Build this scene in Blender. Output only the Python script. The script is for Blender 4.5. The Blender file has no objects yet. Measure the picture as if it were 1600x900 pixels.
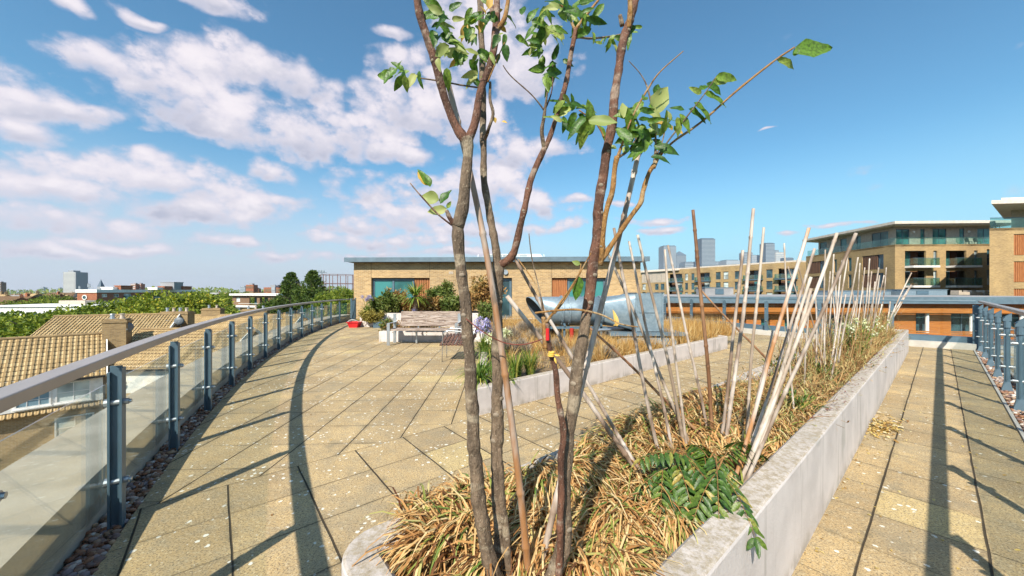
import bpy, math, random
from mathutils import Vector, Matrix
from math import sin, cos, pi, radians, sqrt, atan2
R = random.Random(7)
scene = bpy.context.scene
COL = scene.collection
H, F = 1.6, 556.0            # eye height, focal length in photo pixels (1600 wide)

# ------------------------------------------------------------------ camera
cam_d = bpy.data.cameras.new('camera'); cam = bpy.data.objects.new('camera', cam_d); COL.objects.link(cam)
cam.location = (0, 0, H); cam.rotation_euler = (radians(90), 0, 0)
cam_d.sensor_width = 36; cam_d.lens = 36*F/1600; cam_d.shift_y = 5/1600
cam_d.clip_start = 0.05; cam_d.clip_end = 9000
scene.camera = cam
# ------------------------------------------------------------------ world
SUNV = Vector((.498, 1.21, -1.16)).normalized()      # direction the light travels
SUN_EL = math.asin(-SUNV.z); SUN_AZ = atan2(-SUNV.x, -SUNV.y)
world = bpy.data.worlds.new("World"); scene.world = world; world.use_nodes = True

class NT:
    """small helper for writing node trees"""
    def __init__(s, tree, clear=True):
        s.t = tree
        if clear: tree.nodes.clear()
    def n(s, typ, **kw):
        nd = s.t.nodes.new(typ)
        for k, v in kw.items(): setattr(nd, k, v)
        return nd
    def put(s, sock, v):
        if isinstance(v, bpy.types.NodeSocket): s.t.links.new(v, sock)
        elif v is not None:
            if sock.type in ('RGBA',) and not hasattr(v, '__len__'): v = (v, v, v, 1)
            if sock.type == 'RGBA' and len(v) == 3: v = (*v, 1)
            sock.default_value = v
    def m(s, op, a, b=None, c=None, clamp=False):
        nd = s.n('ShaderNodeMath', operation=op, use_clamp=clamp)
        for i, v in enumerate((a, b, c)):
            if v is not None: s.put(nd.inputs[i], v)
        return nd.outputs[0]
    def v(s, op, a, b=None):
        nd = s.n('ShaderNodeVectorMath', operation=op); s.put(nd.inputs[0], a)
        if b is not None: s.put(nd.inputs[3 if op == 'SCALE' else 1], b)
        return nd.outputs[1] if op in ('DOT_PRODUCT', 'LENGTH', 'DISTANCE') else nd.outputs[0]
    def xyz(s, a):
        nd = s.n('ShaderNodeSeparateXYZ'); s.put(nd.inputs[0], a); return nd.outputs
    def comb(s, x=0., y=0., z=0.):
        nd = s.n('ShaderNodeCombineXYZ')
        for i, q in enumerate((x, y, z)): s.put(nd.inputs[i], q)
        return nd.outputs[0]
    def mix(s, f, a, b, typ='MIX'):
        nd = s.n('ShaderNodeMix', data_type='RGBA', blend_type=typ)
        s.put(nd.inputs[0], f); s.put(nd.inputs[6], a); s.put(nd.inputs[7], b); return nd.outputs[2]
    def fmix(s, f, a, b):
        nd = s.n('ShaderNodeMix', data_type='FLOAT')
        s.put(nd.inputs[0], f); s.put(nd.inputs[2], a); s.put(nd.inputs[3], b); return nd.outputs[0]
    def noise(s, vec, scale, detail=2., rough=.5, dim='3D'):
        nd = s.n('ShaderNodeTexNoise', noise_dimensions=dim); s.put(nd.inputs['Vector'], vec)
        nd.inputs['Scale'].default_value = scale; nd.inputs['Detail'].default_value = detail
        nd.inputs['Roughness'].default_value = rough; return nd.outputs[0]
    def ss(s, v, a, b, o0=0., o1=1.):
        nd = s.n('ShaderNodeMapRange', interpolation_type='SMOOTHSTEP'); s.put(nd.inputs[0], v)
        for i, q in enumerate((a, b, o0, o1)): s.put(nd.inputs[i+1], q)
        return nd.outputs[0]
    def ramp(s, f, stops):
        nd = s.n('ShaderNodeValToRGB'); s.put(nd.inputs[0], f); e = nd.color_ramp.elements
        while len(e) < len(stops): e.new(.5)
        for i, (p, c) in enumerate(stops): e[i].position = p; e[i].color = (*c, 1)
        return nd.outputs[0]

def sky():
    # cloud density as a node group: soft ellipses in azimuth and elevation, broken up by noise
    g = bpy.data.node_groups.new('cloud_density', 'ShaderNodeTree')
    g.interface.new_socket('Vector', in_out='INPUT', socket_type='NodeSocketVector')
    g.interface.new_socket('Density', in_out='OUTPUT', socket_type='NodeSocketFloat')
    G = NT(g); gi = G.n('NodeGroupInput'); go = G.n('NodeGroupOutput')
    d = gi.outputs[0]; x, y, z = G.xyz(d)
    warp = G.noise(d, 5., 3., .55)
    az = G.m('ARCTAN2', x, y); el = G.m('ARCSINE', z)
    az = G.m('ADD', az, G.m('MULTIPLY', G.m('SUBTRACT', warp, .5), .10))
    el = G.m('ADD', el, G.m('MULTIPLY', G.m('SUBTRACT', G.noise(G.v('ADD', d, (3.1, 1.7, .4)), 6., 3., .55), .5), .07))
    blobs = [(30,150,120,38),(110,165,70,18),(40,205,65,24),(150,95,70,20),(235,120,65,40),(330,115,80,40),(405,105,75,36),(470,130,60,30),(300,165,110,46),(400,190,95,46),(480,215,80,40),
             (560,205,90,34),(620,170,55,38),(610,235,60,18),(690,150,70,55),(740,190,60,40),(765,60,80,55),(820,110,60,50),
             (110,268,150,26),(250,285,130,30),(350,310,110,26),(150,308,160,30),(300,332,110,22),(420,310,48,10),(60,350,90,20),(170,352,80,20),(422,268,28,16),
             (360,380,62,10),(210,385,100,10),(80,392,90,9),(600,300,75,24),(560,275,50,12),(640,335,90,20),(560,350,70,15),(700,300,70,24),(790,240,55,26),(770,290,60,24),(840,320,50,16),
             (620,375,110,12),(500,402,110,8),(730,360,90,14),(860,355,42,9),(700,395,90,7),(900,315,22,8),(870,230,40,14),
             (1010,345,48,6),(1035,357,32,6),(970,318,30,5),(1305,350,40,4),(1235,365,25,3),(1350,345,25,3),(1197,204,14,2),(610,50,28,10),(230,30,40,10),(330,5,60,14),(100,5,40,12),(660,110,60,24)]
    acc = None; sw = None; sb = None
    g.interface.new_socket('Height', in_out='OUTPUT', socket_type='NodeSocketFloat')
    for (px, py, rx, ry) in blobs:
        a0 = atan2(px-800, F); hyp = math.hypot(px-800, F)
        e0 = atan2(455-py, hyp)
        ra = 1.08*rx*F/(hyp*hyp); re = 1.08*ry/hyp*cos(e0)**2
        u = G.m('DIVIDE', G.m('SUBTRACT', az, a0), ra); w = G.m('DIVIDE', G.m('SUBTRACT', el, e0), re*1.05)
        q = G.m('ADD', G.m('MULTIPLY', u, u), G.m('MULTIPLY', w, w))
        b = G.m('SUBTRACT', 1.25, q)
        acc = b if acc is None else G.m('MAXIMUM', acc, b)
        bp = G.m('MAXIMUM', G.m('ADD', b, .3), .001); bp = G.m('MULTIPLY', bp, bp); sb = bp if sb is None else G.m('ADD', sb, bp); sw = G.m('MULTIPLY', bp, w) if sw is None else G.m('MULTIPLY_ADD', bp, w, sw)
    # elsewhere in the sky: scattered fair-weather clouds behind the camera
    pl = G.comb(G.m('DIVIDE', x, G.m('ADD', G.m('ABSOLUTE', z), .12)), G.m('DIVIDE', y, G.m('ADD', G.m('ABSOLUTE', z), .12)), 0.)
    back = G.m('MULTIPLY', G.m('SUBTRACT', G.noise(pl, .9, 2.), .56), 9.)
    back = G.m('ADD', back, G.ss(y, -.25, .3, 0., -4.))
    acc = G.m('MAXIMUM', acc, back)
    acc = G.m('MAXIMUM', acc, -1.2)
    vz = G.v('MULTIPLY', d, (1., 1., 1.45))
    n1 = G.noise(vz, 11., 8., .58); n2 = G.noise(G.v('ADD', vz, (7.3, 0, 2.)), 38., 5., .65)
    dens = G.m('ADD', G.m('ADD', acc, .30), G.m('MULTIPLY', G.m('SUBTRACT', n1, .5), 3.9))
    wv = G.v('ADD', vz, G.v('SCALE', G.comb(n2, n1, n2), .035))
    for sc_, am in ((15., 1.35), (36., .8)):
        vo = G.n('ShaderNodeTexVoronoi', feature='F1'); G.put(vo.inputs['Vector'], wv); vo.inputs['Scale'].default_value = sc_
        dens = G.m('ADD', dens, G.m('MULTIPLY', G.m('SUBTRACT', .40, vo.outputs['Distance']), am))
    dens = G.m('ADD', dens, G.m('MULTIPLY', G.m('SUBTRACT', n2, .5), 1.0))
    G.t.links.new(dens, go.inputs[0]); G.t.links.new(G.m('ADD', G.m('DIVIDE', sw, sb), G.m('MULTIPLY', G.m('SUBTRACT', n1, .5), 2.2)), go.inputs[1])
    W = NT(world.node_tree)
    skyn = W.n('ShaderNodeTexSky', sky_type='NISHITA', sun_disc=False, sun_elevation=SUN_EL, sun_rotation=SUN_AZ % (2*pi))
    skyn.altitude = 30; skyn.air_density = 1.15; skyn.dust_density = .6; skyn.ozone_density = 2.2
    dv = W.n('ShaderNodeTexCoord').outputs['Generated']
    dv = W.v('NORMALIZE', dv)
    def dens_at(v):
        gn = W.n('ShaderNodeGroup', node_tree=g); W.put(gn.inputs[0], v); return gn.outputs
    d0, hgt = dens_at(dv)[:2]
    z = W.xyz(dv)[2]
    alpha = W.ss(d0, -.35, 1.25)
    alpha = W.m('MULTIPLY', alpha, W.ss(z, .0, .06, .35, .97))
    shade = W.m('MULTIPLY', W.ss(hgt, -.75, .35, 1., 0.), W.ss(d0, .3, 1.6))
    lit = W.mix(W.ss(d0, -.1, 2.0), (6.1, 5.9, 7.1), (8.8, 8.2, 8.6))
    cc = W.mix(shade, lit, (4.6, 4.8, 6.0))
    s = W.mix(1., skyn.outputs[0], (.86, 1.40, 1.50), 'MULTIPLY')
    s = W.mix(W.ss(z, 0., .34, .85, 0.), s, W.mix(W.ss(W.xyz(dv)[0], -.2, .4), (5.7, 6.0, 7.3), (4.0, 6.8, 8.6)))
    c = W.mix(alpha, s, cc)
    bg = W.n('ShaderNodeBackground'); W.put(bg.inputs[0], c); bg.inputs[1].default_value = .070
    out = W.n('ShaderNodeOutputWorld'); W.t.links.new(bg.outputs[0], out.inputs[0])
sky()
sun_d = bpy.data.lights.new('sun', 'SUN'); sun_d.energy = 5.0; sun_d.angle = radians(.6); sun_d.color = (1, .93, .80)
sun = bpy.data.objects.new('sun', sun_d); COL.objects.link(sun); sun.rotation_euler = SUNV.to_track_quat('-Z', 'Y').to_euler()
vs = scene.view_settings; vs.view_transform = 'Standard'; vs.look = 'None'; vs.exposure = 0.66; vs.gamma = 1; vs.use_curve_mapping = False
scene.render.engine = 'CYCLES'
try:
    scene.cycles.use_denoising = True; scene.cycles.max_bounces = 8; scene.cycles.transparent_max_bounces = 24
    scene.cycles.caustics_reflective = False; scene.cycles.caustics_refractive = False; scene.cycles.use_adaptive_sampling = True
    scene.cycles.adaptive_threshold = .02
except Exception: pass

# ------------------------------------------------------------------ materials
def principled(name, build, rough=.8, metal=0., spec=.4):
    mt = bpy.data.materials.new(name); mt.use_nodes = True
    N = NT(mt.node_tree); out = N.n('ShaderNodeOutputMaterial'); b = N.n('ShaderNodeBsdfPrincipled')
    N.t.links.new(b.outputs[0], out.inputs[0])
    b.inputs['Roughness'].default_value = rough; b.inputs['Metallic'].default_value = metal
    b.inputs['Specular IOR Level'].default_value = spec
    r = build(N, b)
    if r is not None: N.put(b.inputs['Base Color'], r)
    return mt
def bump(N, b, h, dist=.01, strength=.6):
    bn = N.n('ShaderNodeBump'); bn.inputs['Strength'].default_value = strength; bn.inputs['Distance'].default_value = dist
    N.put(bn.inputs['Height'], h); N.t.links.new(bn.outputs[0], b.inputs['Normal'])
def oc(N): return N.n('ShaderNodeTexCoord').outputs['Object']
def two(name, c1, c2, scale, rough=.8, metal=0., bd=0., detail=4., spec=.4, stretch=(1, 1, 1), bscale=None):
    def f(N, b):
        v = N.v('MULTIPLY', oc(N), stretch)
        n = N.noise(v, scale, detail, .6)
        if bd: bump(N, b, N.noise(v, bscale or scale*3, 3., .6), bd)
        return N.mix(N.ss(n, .3, .7), c1, c2)
    return principled(name, f, rough, metal, spec)
def island(name, stops, rough=.7, trans=0., spec=.3, var=0., mott=0.):
    def f(N, b):
        r = N.n('ShaderNodeNewGeometry').outputs['Random Per Island']
        if var: r = N.m('ADD', N.m('MULTIPLY', r, 1-var), N.m('MULTIPLY', N.ss(N.noise(oc(N), 1.3, 2.), .35, .65), var))
        c = N.ramp(r, stops)
        if mott:
            c = N.mix(1., c, N.mix(N.ss(N.noise(oc(N), 95., 4., .6), .35, .65), (1-mott, 1-mott, 1-mott), (1+mott, 1+mott, 1+mott*.6)), 'MULTIPLY')
            bump(N, b, N.noise(oc(N), 160., 3., .6), .003, .5)
        if trans:
            tr = N.n('ShaderNodeBsdfTranslucent'); N.put(tr.inputs[0], N.mix(1., c, (1.2, 1.3, .6), 'MULTIPLY'))
            ms = N.n('ShaderNodeMixShader'); ms.inputs[0].default_value = trans
            out = [q for q in N.t.nodes if q.type == 'OUTPUT_MATERIAL'][0]
            N.t.links.new(b.outputs[0], ms.inputs[1]); N.t.links.new(tr.outputs[0], ms.inputs[2]); N.t.links.new(ms.outputs[0], out.inputs[0])
        return c
    return principled(name, f, rough, 0., spec)

TC, TS = .769, .639           # planter / path direction in plan: t = (TC, TS), s = (TS, -TC)
def deck_mat():
    def f(N, b):
        p = oc(N); wob = N.m('MULTIPLY', N.m('SUBTRACT', N.noise(p, 2.5, 2.), .5), .012)
        x, y, z = N.xyz(p)
        s = N.m('SUBTRACT', N.m('MULTIPLY', x, TS), N.m('MULTIPLY', y, TC)); t = N.m('ADD', N.m('MULTIPLY', x, TC), N.m('MULTIPLY', y, TS))
        s = N.m('ADD', s, wob); t = N.m('ADD', t, wob)
        u1 = N.m('DIVIDE', N.m('ADD', N.m('ADD', x, N.m('MULTIPLY', y, .04)), N.m('ADD', wob, .56)), .5)
        v1 = N.m('DIVIDE', N.m('SUBTRACT', N.m('SUBTRACT', y, N.m('MULTIPLY', x, .04)), 4.31), .5)
        sa = N.m('DIVIDE', N.m('ADD', s, 3.76), .5); sb = N.m('DIVIDE', N.m('ADD', s, .31), .498)
        far = N.m('LESS_THAN', s, -3.76); right = N.m('GREATER_THAN', s, -1.)
        s2 = N.fmix(right, sa, sb); t2 = N.m('DIVIDE', N.m('SUBTRACT', t, .574), .5)
        t2 = N.m('ADD', t2, N.m('MULTIPLY', right, -.14))
        A = N.fmix(far, N.fmix(right, t2, s2), u1)          # A: the open dark joints, B: the tight ones
        B = N.fmix(far, N.fmix(right, s2, t2), v1)
        def jd(q):
            fr = N.m('FRACT', q); return N.m('MULTIPLY', N.m('MINIMUM', fr, N.m('SUBTRACT', 1., fr)), .5)
        gap = N.noise(p, 1.1, 2.)
        jA = N.ss(jd(A), N.ss(gap, .3, .65, .0015, .0045), .0085, 1., 0.)
        jB = N.m('MULTIPLY', N.ss(jd(B), .001, .008, 1., 0.), N.ss(gap, .35, .6, .25, .75))
        jE = N.ss(N.m('ABSOLUTE', N.m('ADD', s, 3.76)), .001, .006, .7, 0.)
        J = N.m('MAXIMUM', N.m('MAXIMUM', jA, jB), jE)
        wn = N.n('ShaderNodeTexWhiteNoise', noise_dimensions='3D'); N.put(wn.inputs[0], N.comb(N.m('FLOOR', A), N.m('FLOOR', B), N.m('ADD', far, N.m('MULTIPLY', right, 3.))))
        rnd = wn.outputs[0]
        base = N.mix(N.ss(N.noise(p, .9, 4., .6), .32, .68), (.385, .275, .142), (.53, .385, .20))
        base = N.mix(N.ss(N.noise(p, 6., 5., .7), .40, .72, 0., .55), base, (.27, .235, .17))
        base = N.mix(1., base, N.mix(rnd, (.84, .84, .86), (1.10, 1.09, 1.06)), 'MULTIPLY')
        pale = N.m('GREATER_THAN', rnd, .955)
        base = N.mix(N.m('MULTIPLY', pale, .6), base, (.56, .43, .20))
        base = N.mix(N.ss(N.noise(p, 85., 3., .8), .50, .60, 0., .85), base, (.13, .10, .07))
        base = N.mix(N.ss(N.noise(p, 48., 4., .75), .54, .64, 0., .55), base, (.66, .55, .36))
        base = N.mix(N.ss(N.noise(p, 22., 5., .8), .55, .66, 0., .5), base, (.20, .165, .11))
        # lichen and petal flecks
        vo = N.n('ShaderNodeTexVoronoi'); N.put(vo.inputs['Vector'], N.v('ADD', p, N.v('SCALE', N.n('ShaderNodeTexNoise', noise_dimensions='3D').outputs[1], .0))); vo.inputs['Scale'].default_value = 21.
        patch = N.m('MULTIPLY', N.ss(N.noise(p, 1.6, 3., .6), .42, .62), N.fmix(right, 1., .12))
        keep = N.m('GREATER_THAN', N.m('ADD', N.xyz(vo.outputs['Color'])[0], N.m('MULTIPLY', patch, .62)), .93)
        fl = N.m('MULTIPLY', N.m('LESS_THAN', N.m('ADD', vo.outputs['Distance'], N.m('MULTIPLY', N.m('SUBTRACT', N.noise(p, 75., 2.), .5), .5)), N.m('ADD', .12, N.m('MULTIPLY', N.xyz(vo.outputs['Color'])[1], .22))), keep)
        base = N.mix(N.m('MULTIPLY', fl, .85), base, (.72, .70, .62))
        edge = N.ss(N.noise(p, 1.4, 3.), .5, .7, 0., .35)
        base = N.mix(edge, base, (.22, .20, .15))
        halo = N.m('MULTIPLY', N.m('MAXIMUM', N.ss(jd(A), .0, .06, 1., 0.), N.ss(jd(B), .0, .045, .7, 0.)), N.ss(N.noise(p, 5., 5., .7), .42, .66))
        base = N.mix(N.m('MULTIPLY', halo, .6), base, (.14, .115, .07))
        base = N.mix(N.ss(N.noise(p, 2.3, 6., .75), .54, .70, 0., .5), base, (.20, .17, .115))
        col = N.mix(N.m('MULTIPLY', J, .93), base, (.035, .028, .02))
        h = N.m('ADD', N.m('MULTIPLY', N.noise(p, 110., 4., .7), .35), N.m('MULTIPLY', N.m('SUBTRACT', 1., J), 1.))
        bump(N, b, h, .006, .9)
        return col
    return principled('deck_paving', f, .92, spec=.2)
M = {}
M['deck'] = deck_mat()
def white_wall():
    def f(N, b):
        p = oc(N); z = N.xyz(p)[2]
        c = N.mix(N.ss(N.noise(p, 2.2, 5., .6), .35, .7), (.62, .565, .545), (.50, .455, .44))
        streak = N.noise(N.v('MULTIPLY', p, (9., 9., .7)), 1., 4., .6)
        c = N.mix(N.ss(streak, .53, .70, 0., .6), c, (.31, .28, .25))
        foot = N.m('MULTIPLY', N.ss(z, .0, .12, 1., 0.), N.ss(N.noise(p, 6., 5., .7), .38, .6)); c = N.mix(N.m('MULTIPLY', foot, .55), c, (.25, .22, .17))
        c = N.mix(N.ss(N.noise(p, 1.3, 3.), .63, .68, 0., .5), c, (.36, .34, .31))
        # mottled top surfaces, where dirt lies
        up = N.xyz(N.n('ShaderNodeNewGeometry').outputs['True Normal'])[2]
        dirt = N.ss(N.noise(p, 24., 8., .82), .40, .60, .28, .85)
        top = N.mix(N.m('MULTIPLY', dirt, N.ss(up, .5, .9)), c, N.mix(N.noise(p, 60., 3.), (.17, .13, .075), (.40, .33, .22)))
        bump(N, b, N.noise(p, 50., 5., .7), .006, .6)
        return top
    return principled('white_masonry', f, .88, spec=.2)
M['white_wall'] = white_wall()
def brick(name, c1, c2, mo):
    def f(N, b):
        x, y, z = N.xyz(oc(N)); v = N.comb(N.m('ADD', x, y), z, 0.)
        bt = N.n('ShaderNodeTexBrick'); N.put(bt.inputs['Vector'], v)
        for k, q in (('Scale', 1.), ('Mortar Size', .010), ('Mortar Smooth', .3), ('Brick Width', .225), ('Row Height', .075), ('Bias', 0.)): bt.inputs[k].default_value = q
        N.put(bt.inputs['Color1'], c1); N.put(bt.inputs['Color2'], c2); N.put(bt.inputs['Mortar'], mo)
        big = N.noise(oc(N), .35, 4., .6)
        bump(N, b, bt.outputs['Fac'], -.006, .5)
        c = N.mix(1., bt.outputs[0], N.mix(N.ss(big, .3, .7), (.84, .84, .86), (1.12, 1.10, 1.04)), 'MULTIPLY')
        return N.mix(1., c, N.mix(N.noise(N.v('MULTIPLY', v, (5., 14., 1.)), 1., 3.), (.75, .74, .72), (1.22, 1.22, 1.22)), 'MULTIPLY')
    return principled(name, f, .9, spec=.2)
M['brick'] = brick('buff_brick', (.47, .315, .155), (.31, .20, .098), (.46, .375, .26))
M['brick_far'] = brick('buff_brick_block', (.44, .30, .14), (.31, .205, .095), (.38, .29, .18))
M['brick_red'] = brick('red_brick', (.36, .11, .05), (.27, .08, .035), (.33, .2, .14))
M['brick_old'] = brick('old_stock_brick', (.36, .25, .12), (.22, .145, .07), (.28, .23, .16))
M['brick_brown'] = brick('brown_brick', (.22, .13, .08), (.17, .10, .06), (.2, .15, .11))
def tiles(name, c1, c2, c3, w=.225, h=.30):
    def f(N, b):
        x, y, z = N.xyz(oc(N))
        fx = N.m('FRACT', N.m('DIVIDE', x, w)); fy = N.m('FRACT', N.m('DIVIDE', y, h))
        wn = N.n('ShaderNodeTexWhiteNoise', noise_dimensions='2D'); N.put(wn.inputs[0], N.comb(N.m('FLOOR', N.m('DIVIDE', x, w)), N.m('FLOOR', N.m('DIVIDE', y, h)), 0.))
        c = N.mix(wn.outputs[0], c1, c2)
        c = N.mix(N.ss(N.noise(oc(N), .8, 4.), .45, .75, 0., .55), c, c3)
        wave = N.m('SINE', N.m('MULTIPLY', fx, 2*pi))
        gap = N.m('MAXIMUM', N.ss(fy, .10, .34, 1., 0.), N.ss(N.m('ABSOLUTE', N.m('SUBTRACT', fx, .5)), .18, .42, 0., .9))
        c = N.mix(N.m('MULTIPLY', gap, .85), c, (.10, .065, .03))
        bump(N, b, N.m('ADD', wave, N.m('MULTIPLY', fy, -1.)), .05, .8)
        return c
    return principled(name, f, .85, spec=.2)
M['tile'] = tiles('roof_tiles_tan', (.72, .53, .28), (.55, .38, .18), (.38, .28, .15))
M['tile_brown'] = tiles('roof_tiles_brown', (.26, .15, .085), (.2, .12, .07), (.16, .11, .07))
def plain(name, c, rough=.6, metal=0., spec=.4, var=.12, scale=3.):
    a = tuple(q*(1-var) for q in c); b_ = tuple(min(1, q*(1+var)) for q in c)
    return two(name, a, b_, scale, rough, metal, 0, 3., spec)
M['blue_metal'] = plain('blue_grey_paint', (.075, .125, .165), .42, 0., .5)
M['fascia'] = plain('slate_blue_fascia', (.11, .16, .20), .45, 0., .5)
M['rail_metal'] = plain('satin_handrail', (.36, .315, .29), .38, .35, .5, .06)
M['steel'] = plain('galvanised_steel', (.42, .45, .48), .38, .75, .5)
M['chrome'] = plain('bright_steel', (.6, .6, .6), .25, .9)
def duct():
    def f(N, b):
        p = oc(N); n = N.noise(p, 7., 5., .65)
        vo = N.n('ShaderNodeTexVoronoi'); N.put(vo.inputs['Vector'], p); vo.inputs['Scale'].default_value = 22.
        c = N.mix(N.ss(n, .35, .65), (.20, .27, .32), (.29, .365, .41))
        return N.mix(.35, c, N.mix(N.xyz(vo.outputs['Color'])[0], (.19, .25, .30), (.33, .41, .46)))
    return principled('galvanised_duct', f, .42, .45)
M['duct'] = duct()
M['dark'] = plain('dark_interior', (.012, .013, .015), .8)
M['white'] = plain('white_paint', (.76, .75, .72), .6)
M['cream'] = plain('cream_cladding', (.44, .37, .30), .7)
M['soffit'] = plain('pale_roof_edge', (.60, .52, .44), .6)
M['roof_grey'] = two('grey_roof_felt', (.22, .22, .23), (.33, .32, .32), .6, .85)
M['ledge'] = two('pale_ledge', (.42, .38, .32), (.31, .28, .23), 2.5, .8, 0, .004)
M['concrete'] = two('pale_concrete', (.52, .49, .44), (.40, .37, .33), 3., .85, 0, .004)
M['timber_orange'] = two('orange_timber', (.48, .175, .035), (.34, .11, .022), 1.2, .55, stretch=(1, 1, 14))
M['timber_dark'] = two('dark_timber', (.16, .055, .02), (.09, .03, .012), 2., .6, stretch=(14, 14, 1))
M['cedar'] = two('cedar_slats', (.42, .17, .06), (.28, .10, .035), 2., .6, stretch=(14, 14, 1))
M['shutter'] = two('weathered_shutter', (.17, .085, .05), (.10, .05, .03), 2., .7, stretch=(14, 14, 1))
def weathered():
    def f(N, b):
        v = N.v('MULTIPLY', oc(N), (1., 8., 14.)); n = N.noise(v, 3.2, 6., .7)
        c = N.mix(N.ss(n, .38, .62), (.13, .085, .065), (.46, .375, .32)); bump(N, b, n, .004); return c
    return principled('weathered_oak', f, .85)
M['oak'] = weathered()
M['slat'] = two('brown_slats', (.16, .075, .045), (.09, .045, .03), 5., .6)
def simple_glass(name, tint, refl=1.5, rough=.02, opaque=0., inner=(.02, .05, .06)):
    mt = bpy.data.materials.new(name); mt.use_nodes = True; N = NT(mt.node_tree)
    out = N.n('ShaderNodeOutputMaterial'); fr = N.n('ShaderNodeFresnel'); N.put(fr.inputs[0], N.fmix(N.n('ShaderNodeNewGeometry').outputs['Backfacing'], refl, 1/refl))
    gl = N.n('ShaderNodeBsdfGlossy'); gl.inputs['Roughness'].default_value = rough; N.put(gl.inputs[0], (1, 1, 1))
    tr = N.n('ShaderNodeBsdfTransparent'); N.put(tr.inputs[0], tint)
    under = tr.outputs[0]
    if opaque:
        df = N.n('ShaderNodeBsdfDiffuse'); N.put(df.inputs[0], N.mix(N.ss(N.noise(oc(N), .7, 2.), .4, .6), inner, tuple(q*2.2 for q in inner)))
        m2 = N.n('ShaderNodeMixShader'); m2.inputs[0].default_value = opaque
        N.t.links.new(tr.outputs[0], m2.inputs[1]); N.t.links.new(df.outputs[0], m2.inputs[2]); under = m2.outputs[0]
    ms = N.n('ShaderNodeMixShader'); N.t.links.new(fr.outputs[0], ms.inputs[0]); N.t.links.new(under, ms.inputs[1]); N.t.links.new(gl.outputs[0], ms.inputs[2])
    N.t.links.new(ms.outputs[0], out.inputs[0]); return mt
M['glass'] = simple_glass('balustrade_glass', (.94, .965, .95), 1.42)
M['bal_glass'] = simple_glass('balcony_glass', (.72, .86, .83), 1.42, opaque=.10, inner=(.10, .18, .17))
M['window'] = simple_glass('window_glass', (.2, .3, .3), 1.6, opaque=1., inner=(.022, .05, .06))
M['window_teal'] = simple_glass('teal_window_glass', (.2, .3, .3), 1.5, opaque=1., inner=(.022, .095, .095))
M['window_blue'] = simple_glass('bluish_sash_glass', (.2, .3, .3), 1.5, opaque=1., inner=(.09, .14, .17))
M['curtain'] = simple_glass('curtained_window', (.2, .3, .3), 1.5, opaque=1., inner=(.26, .29, .28))
def soil():
    def f(N, b):
        p = oc(N); c = N.mix(N.ss(N.noise(p, 14., 5., .7), .35, .65), (.10, .065, .035), (.30, .20, .10)); bump(N, b, N.noise(p, 30., 5., .7), .03); return c
    return principled('dry_soil', f, .95)
M['soil'] = soil()
def ground():
    def f(N, b):
        p = oc(N); c = N.mix(N.ss(N.noise(p, .02, 4.), .42, .58), (.055, .085, .025), (.12, .105, .085)); return N.mix(N.ss(N.noise(p, .15, 3.), .5, .6, 0., .6), c, (.07, .10, .03))
    return principled('town_ground', f, .95)
M['ground'] = ground()
M['pebble'] = island('pebbles', [(0, (.13, .06, .035)), (.22, (.30, .15, .08)), (.42, (.17, .12, .11)), (.6, (.40, .27, .16)), (.78, (.23, .19, .20)), (.9, (.45, .38, .32)), (1, (.68, .65, .60))], .55)
def bark(name, c1, c2, c3):
    def f(N, b):
        p = oc(N); n = N.noise(N.v('MULTIPLY', p, (1, 1, .35)), 26., 5., .65)
        c = N.mix(N.ss(n, .35, .65), c1, c2)
        c = N.mix(N.ss(N.noise(p, 130., 2., .6), .62, .72, 0., .8), c, c3)
        c = N.mix(N.ss(N.noise(N.v('MULTIPLY', p, (1, 1, 2.5)), 7., 3.), .54, .66, 0., .65), c, c3)
        c = N.mix(N.ss(N.noise(N.v('MULTIPLY', p, (1, 1, .25)), 70., 4., .7), .34, .44, .65, 0.), c, (.045, .03, .02)); bump(N, b, N.m('ADD', n, N.noise(N.v('MULTIPLY', p, (1, 1, .4)), 90., 4., .7)), .012, 1.); return c
    return principled(name, f, .75)
M['bark'] = bark('grey_brown_bark', (.10, .070, .047), (.20, .14, .092), (.38, .31, .22))
M['bark_red'] = bark('red_brown_bark', (.075, .033, .020), (.18, .080, .048), (.36, .28, .22))
M['bark_tan'] = bark('ochre_twig_bark', (.23, .11, .03), (.36, .19, .06), (.42, .31, .18))
M['scar'] = plain('leaf_scar', (.22, .175, .13), .8)
def cane(name, c1, c2, dark):
    def f(N, b):
        p = oc(N); oi = N.n('ShaderNodeObjectInfo').outputs['Random']
        q = N.v('ADD', N.v('MULTIPLY', p, (1, 1, .22)), N.comb(N.m('MULTIPLY', oi, 40.), 0., 0.))
        c = N.mix(N.ss(N.noise(q, 9., 4., .6), .38, .62), c1, c2)
        c = N.mix(1., c, N.mix(oi, (.72, .70, .68), (1.12, 1.12, 1.14)), 'MULTIPLY')
        c = N.mix(N.ss(N.noise(q, 14., 4., .7), .60, .70, 0., dark), c, (.09, .065, .045)); return c  # dark patches put shadow bands into the cane colour
    return principled(name, f, .6)
M['cane'] = cane('weathered_bamboo', (.22, .15, .105), (.56, .49, .43), .9)
M['cane_old'] = cane('orange_grey_bamboo', (.36, .17, .065), (.50, .44, .39), .7)
M['cane_pale'] = cane('bleached_bamboo', (.30, .225, .165), (.56, .49, .42), .8)
M['cane_brown'] = cane('brown_bamboo', (.20, .095, .045), (.38, .22, .12), .8)
M['cane_tan'] = cane('tan_bamboo', (.46, .24, .08), (.56, .36, .17), .7)
M['strap'] = island('strap_leaf', [(0, (.10, .035, .015)), (.16, (.30, .14, .045)), (.38, (.53, .285, .105)), (.60, (.64, .43, .19)), (.80, (.66, .51, .28)), (.88, (.32, .33, .08)), (1, (.09, .17, .03))], .65, .22)
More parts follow.
